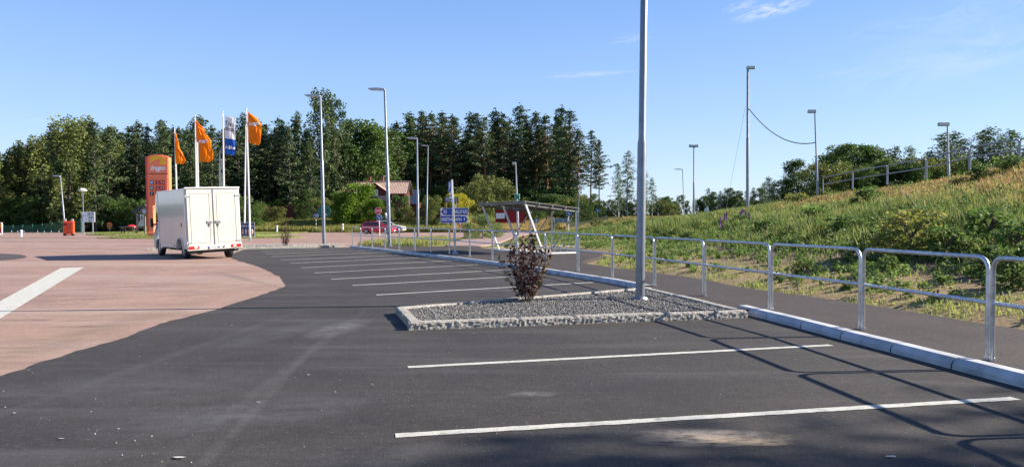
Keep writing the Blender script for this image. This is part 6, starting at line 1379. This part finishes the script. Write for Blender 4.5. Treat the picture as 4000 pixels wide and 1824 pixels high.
# ------------------------------------------------------------------ slope shrubs
def shrub(u, v, H, kind, label, wide=1.0, Yr=(8, 70)):
    # march the ray to the terrain
    d = ray(u, v); y = Yr[0]
    while y < Yr[1]:
        t = y / d.y; p = Vector((0, 0, CAMH)) + d * t
        if p.z < tz(p.x, p.y): break
        y += .15
    H, wide = (H * .72, wide * 1.1) if kind == 'willow' else (H * .95, wide * .82)
    tree(kind, p.x, p.y, H, label, None, 'shrub', z=tz(p.x, p.y) - .05, cat='shrub', wide=wide); return p
W_ = [(3560, 1005, 1.7, 'willow', 'large yellowish willow shrub in the middle of the grassy slope', 1.25), (3480, 985, 1.2, 'willow', 'smaller yellowish willow shrub touching the large one on its left', 1.1),
      (3390, 830, 1.25, 'weed', 'bright green round shrub high on the slope above the willow', 1.5), (3110, 815, 1.5, 'willow', 'yellow-green shrub near the foot of the cable lamp post', 1.3), (3050, 800, 1.0, 'weed', 'green shrub on the crest left of the cable lamp post', 1.2),
      (2900, 895, .9, 'weed', 'low dark green shrub at the left end of the slope', 1.7), (2820, 905, .7, 'weed', 'low green weed clump left of the dark shrub at the slope end', 1.6), (2990, 930, .8, 'weed', 'green weed clump below the tall cable pole', 1.7), (3190, 900, 1.0, 'weed', 'broad green weed clump in the middle left of the slope', 1.8),
      (3300, 940, .9, 'weed', 'green weed clump left of the willow shrubs', 1.7), (3700, 1020, .9, 'weed', 'dark green weed clump right of the large willow shrub', 1.6), (3860, 960, 1.0, 'weed', 'tall weed clump near the right edge, upper slope', 1.6), (3960, 1130, .8, 'weed', 'leafy weed clump low at the right edge', 1.5),
      (3740, 760, 1.1, 'willow', 'green-yellow shrub on the golden upper slope', .9), (3820, 730, 1.0, 'weed', 'dark green shrub on the golden upper slope near the railing', 1.2), (3940, 700, 1.1, 'weed', 'dark shrub just under the crest railing at the right edge', 1.5),
      (2560, 955, .6, 'weed', 'small green weed clump right of the big foreground pole', 1.6), (2690, 945, .6, 'weed', 'green weed clump in the meadow below the double-headed lamp', 1.7), (3140, 1075, .45, 'weed', 'small green tuft on the bare soil behind the railing', 1.6), (3470, 1075, .5, 'weed', 'small leafy tuft on bare soil under the willow shrub', 1.2),
      (3880, 1085, .7, 'weed', 'green weed clump above the right-hand railing post', 1.6), (3985, 1010, .9, 'weed', 'green weed clump at the right edge, middle slope', 1.5), (3330, 1015, .5, 'weed', 'low weed tuft left below the large willow shrub', 1.6), (3600, 900, .8, 'weed', 'green weed clump in the grass above the large willow shrub', 1.9), (2460, 905, .9, 'weed', 'green weed mound in the meadow left of the big pole', 1.8), (2380, 890, .9, 'weed', 'green weed mound right of the shelter corner', 1.8)]
for (u, v, H, k, lb, wd) in W_: shrub(u, v, H, k, lb, wd)
# lupins
M['lupin'] = leafmat('lupin_flowers', (.20, .07, .30), (.38, .18, .45), .3, 8, rnd=.1)
for i, (u, v) in enumerate(((2830, 868), (2836, 862), (2896, 850), (2902, 846), (2910, 853), (2890, 858), (2812, 880), (2925, 862))):
    d = ray(u, v); y = 25
    while y < 75:
        p = Vector((0, 0, CAMH)) + d * (y / d.y)
        if p.z < tz(p.x, p.y) + .5: break
        y += .2
    z0 = tz(p.x, p.y); root = empty('lupin', (p.x, p.y, z0), 0, 'purple lupin flower spike among the weeds below the tall cable pole', 'flower', 'purple lupins below the tall pole')
    mb = MB(); mb.tube([(0, 0, -.05), (0.02, 0, .95)], .012, 5); mb.build('stem', M['weed'], root)
    C = np.array([[0.02, 0, .45 + .05 * k] for k in range(10)]); me = leaf_mesh('flowers', crown_from_clumps(C, np.array([[.075 - .005 * k] * 3 for k in range(10)]), 16, .06, .05, rng)); link('flowers', me, M['lupin'], root)
# ------------------------------------------------------------------ grass
def grass(name, X, Y, Z, Hh, Wd, C, r, bend=.35):
    n = len(X); ph = r.random(n) * 6.283; f = np.stack([np.cos(ph), np.sin(ph)], 1); lean = (r.random(n) * bend * 1.6 + .05)[:, None] * np.stack([np.cos(ph + 1.3 + r.normal(size=n) * .5), np.sin(ph + 1.3)], 1) * Hh[:, None]
    B = np.stack([X, Y], 1); V = np.empty((n, 5, 3))
    V[:, 0, :2] = B - f * Wd[:, None] / 2; V[:, 1, :2] = B + f * Wd[:, None] / 2; V[:, 0, 2] = V[:, 1, 2] = Z - .02
    V[:, 2, :2] = B + f * Wd[:, None] * .42 + lean * .35; V[:, 3, :2] = B - f * Wd[:, None] * .42 + lean * .35; V[:, 2, 2] = V[:, 3, 2] = Z + Hh * .55
    V[:, 4, :2] = B + lean; V[:, 4, 2] = Z + Hh
    i = np.arange(n)[:, None] * 5; T = np.concatenate([i + np.array([0, 1, 2]), i + np.array([0, 2, 3]), i + np.array([3, 2, 4])], 1).reshape(-1, 3)
    me = bpy.data.meshes.new(name); raw_mesh(me, V.reshape(-1, 3), T); set_col(me, np.repeat(C, 5, 0)); return link(name, me, M['blades'])
r = np.random.default_rng(5)
GR = np.array([.125, .18, .045]); GR2 = np.array([.27, .31, .095]); DRY = np.array([.43, .30, .13]); RED = np.array([.30, .12, .06]); YG = np.array([.30, .33, .07])
def zone(n, x0f, x1f, y0, y1):
    y = y0 + (y1 - y0) * r.random(n) ** 1.25; x = x0f(y) + (x1f(y) - x0f(y)) * r.random(n); k = (x / y < .95) & (x / y > .0); return x[k], y[k]
def blend(C, w_, col): w_ = np.clip(w_, 0, 1)[:, None]; return C * (1 - w_) + col * w_
# slope
x, y = zone(600000, lambda y: foot(y) + .3, lambda y: crestx(y) + 3, 9, 100); d = x - foot(y); z = terr(x, y)
nA = fbm(x * .45, y * .45, 21); nB = fbm(x * 1.6, y * 1.6, 22); nC = fbm(x * .22, y * .22, 23)
dens = sstep(4.6, 7.6, d + (nA - .5) * 6) * .95 + .025; dens = np.where(y > 30, np.maximum(dens, .5 * sstep(.2, 2, d)), dens); dens *= sstep(.34, .58, nB + .20 * sstep(4, 9, d)) * .92 + .08
fd = np.clip(1 - (y - 30) / 110, .3, 1)
k = r.random(len(x)) < dens * fd; x, y, z, d, nA, nB, nC = (q[k] for q in (x, y, z, d, nA, nB, nC)); n = len(x)
up = sstep(1.6, 2.5, z + (nA - .5) * 1.3); tall = sstep(3, 8, d)
Hh = (.08 + .22 * tall + .30 * tall * sstep(.38, .66, nB) * (1 - .5 * up) - .10 * sstep(.85, 1.0, (x - foot(y)) / (crestx(y) - foot(y)))) * (.6 + .8 * r.random(n)); Hh = np.clip(Hh, .05, 1.0) * (1 - .45 * sstep(48, 75, y))
C = np.tile(GR, (n, 1)); C = blend(C, r.random(n) * .9, GR2); C = blend(C, (nC > .5) * .35 * r.random(n), YG); C = blend(C, up * (.35 + .75 * r.random(n)) , DRY); C = blend(C, up * (r.random(n) < .14), RED); C = blend(C, (r.random(n) < .06) * 1.0, DRY)
C = blend(C, sstep(78, 98, y) * .7, DRY); C = blend(C, sstep(.5, .62, fbm(x * .7, y * .7, 77)) * (1 - up) * .75, np.array([.065, .125, .028])); C *= (.75 + .5 * r.random(n))[:, None]
Wd = (.010 + .0011 * y) * (.7 + .6 * r.random(n))
g = grass('slope_grass', x, y, z, Hh, Wd, C, r); tag(g, 'green and golden meadow grass covering the embankment slope', 'grass', kind='stuff')
print('grass', n)
# broad-leaved weeds as ground cover on the slope
x, y = zone(15000, lambda y: foot(y) + .8, lambda y: crestx(y) + 1, 10, 70); d = x - foot(y); z = terr(x, y)
q1 = fbm(x * .5, y * .5, 51); q2 = fbm(x * 2, y * 2, 52); k = r.random(len(x)) < sstep(.42, .58, q1) * (.30 + .70 * sstep(2.5, 6, d)) * (1 - .8 * sstep(2.0, 2.9, z)) * .75 + .06
x, y, z = x[k], y[k], z[k]; n = len(x); R0 = .10 + .34 * r.random(n) ** 1.8 * (.35 + .65 * sstep(3, 7, x - foot(y)))
V = crown_from_clumps(np.stack([x, y, z + R0 * .6 + .16 * sstep(4, 8, x - foot(y))], 1), np.stack([R0, R0, R0 * .9], 1), 34, .10, .05, r, .8); me = leaf_mesh('ground_weeds', V); tag(link('ground_weeds', me, M['weed']), 'broad-leaved green weeds scattered over the slope and bare soil', 'weeds', kind='stuff'); print('weeds', n)
# sparse low seedlings on the sandy verge by the path
x, y = zone(60000, lambda y: foot(y) + .05, lambda y: foot(y) + 4.5, 9, 34); z = terr(x, y); nB = fbm(x * 1.1, y * 1.1, 31); k = r.random(len(x)) < sstep(.50, .72, nB) * .6 * (1 - .7 * sstep(1.4, 2.2, x - foot(y))) + .03; x, y, z = x[k], y[k], z[k]; n = len(x)
g = grass('verge_grass', x, y, z, .03 + .09 * r.random(n) ** 2, .012 + .0007 * y, blend(np.tile(GR2 * 1.1, (n, 1)), r.random(n) * .7, YG), r, .6); tag(g, 'short sprouting grass on the sandy verge beside the path', 'grass', kind='stuff')
# bank across the road
n = 190000; y = 96.5 + 22 * r.random(n); x = -46 + 70 * r.random(n); kk = x < foot(y) + 4; x, y = x[kk], y[kk]; z = terr(x, y); nA = fbm(x * .25, y * .25, 41); k = r.random(len(x)) < .25 + .75 * sstep(.35, .6, nA); x, y, z, nA = x[k], y[k], z[k], nA[k]; n = len(x)
C = np.tile(np.array([.10, .13, .03]), (n, 1)); C = blend(C, r.random(n), YG); C = blend(C, (x > -8) * (.5 + .5 * r.random(n)), DRY * .95); C = blend(C, (r.random(n) < .2) * .8, DRY)
g = grass('bank_grass', x, y, np.maximum(z, 0), (.2 + .6 * nA) * (.5 + .9 * r.random(n)), .10 * (.6 + .8 * r.random(n)), C, r, .3); tag(g, 'tall rough grass on the bank across the road', 'grass', kind='stuff')
# small verges
def poly_pts(poly, n):
    P = np.array(poly); lo, hi = P.min(0), P.max(0); C = r.random((n, 2)) * (hi - lo) + lo; ok = np.zeros(n, bool); j = len(P) - 1
    for i in range(len(P)):
        xi, yi = P[i]; xj, yj = P[j]; ok ^= ((yi > C[:, 1]) != (yj > C[:, 1])) & (C[:, 0] < (xj - xi) * (C[:, 1] - yi) / (yj - yi + 1e-12) + xi); j = i
    return C[ok]
for nm, poly, n, h, wd, lab, dry in (('island_grass', [(-9.4, 45.0), (-9.1, 50.0), (-7.5, 57.2), (-5.8, 62), (-4.5, 55), (-4.2, 46.5), (-5.2, 44.2), (-7.8, 45.3)], 16000, .28, .045, 'tufty grass on the small island beyond the railing', .3), ('verge_grass', [(-43, 77), (-36, 74.5), (-29, 73.6), (-27, 76), (-26, 95), (-50, 96), (-51, 90)], 40000, .10, .08, 'mown grass strip around the kiosk and the service sign', .15), ('verge_grass', [(-35, 64), (-22, 66), (-19.5, 68.2), (-21, 70), (-28, 71), (-36, 69)], 14000, .10, .06, 'small mown grass strip behind the van', .15)):
    Q = poly_pts(poly, n); m_ = len(Q); C = blend(np.tile(GR * 1.3, (m_, 1)), r.random(m_), GR2 * 1.2); C = blend(C, (r.random(m_) < dry) * 1., DRY)
    g = grass(nm, Q[:, 0], Q[:, 1], np.full(m_, .05), h * (.4 + .9 * r.random(m_)), np.full(m_, wd), C, r, .4); tag(g, lab, 'grass', kind='stuff')
# ------------------------------------------------------------------ purple-leaved shrubs
def purple(base, H, Rw, label, seed, nst=19, mats='purple', lsz=.075, dens=1.0):
    r = np.random.default_rng(seed); root = empty('purple_shrub', base, 0, label, 'shrub'); mb = MB(); Cs = []
    for i in range(nst):
        ph = i * 2.4; q = math.sqrt((i + .5) / nst) ; tipr = Rw * q; h = H * (1 - .28 * q * q) * (.86 + .2 * r.random())
        b0 = np.array([.10 * q * math.cos(ph), .10 * q * math.sin(ph), 0]); tip = np.array([tipr * math.cos(ph), tipr * math.sin(ph), h]); mid = b0 * .3 + tip * .5 + np.array([math.cos(ph), math.sin(ph), 0]) * tipr * .18; mid[2] = h * .48
        P = [b0 * (1 - t) ** 2 + 2 * mid * t * (1 - t) + tip * t * t for t in np.linspace(0, 1, 9)]; mb.tube(P, [.010 * (1 - .75 * k / 8) for k in range(9)], 4, cap=False)
        m_ = int(78 * dens * (h / H))
        for k in range(m_):
            t = .13 + .87 * (k + r.random()) / m_; p = b0 * (1 - t) ** 2 + 2 * mid * t * (1 - t) + tip * t * t; Cs.append(p + r.normal(size=3) * .035 * np.array([1, 1, .7]))
    Cs = np.array(Cs); n = len(Cs); mb.build('stems', M['bark'], root); A = unit(n, r); A[:, 2] = A[:, 2] * .5 - .3; S_ = unit(n, r); S_[:, 2] *= .4
    V = leaves_raw(Cs, A, S_, lsz * (.6 + .7 * r.random(n)), lsz * .72 * (.6 + .7 * r.random(n)))
    k = int(n * .88); link('leaves', leaf_mesh('leaves', V[:k * 4]), M[mats], root); o = link('leaves', leaf_mesh('leaves', V[k * 4:]), M['purplegreen'], root); o['label'] = 'bronze green young leaves'; return root
b = G(2058, 1178, .09); purple(b, 1.27, .52, 'dark purple-leaved shrub in the gravel island near the camera', 5)
b = G(1115, 962, .07); purple(b, 1.42, .42, 'sparse purple-leaved shrub at the far end of the parking bays', 6, nst=14, lsz=.085, dens=.55)
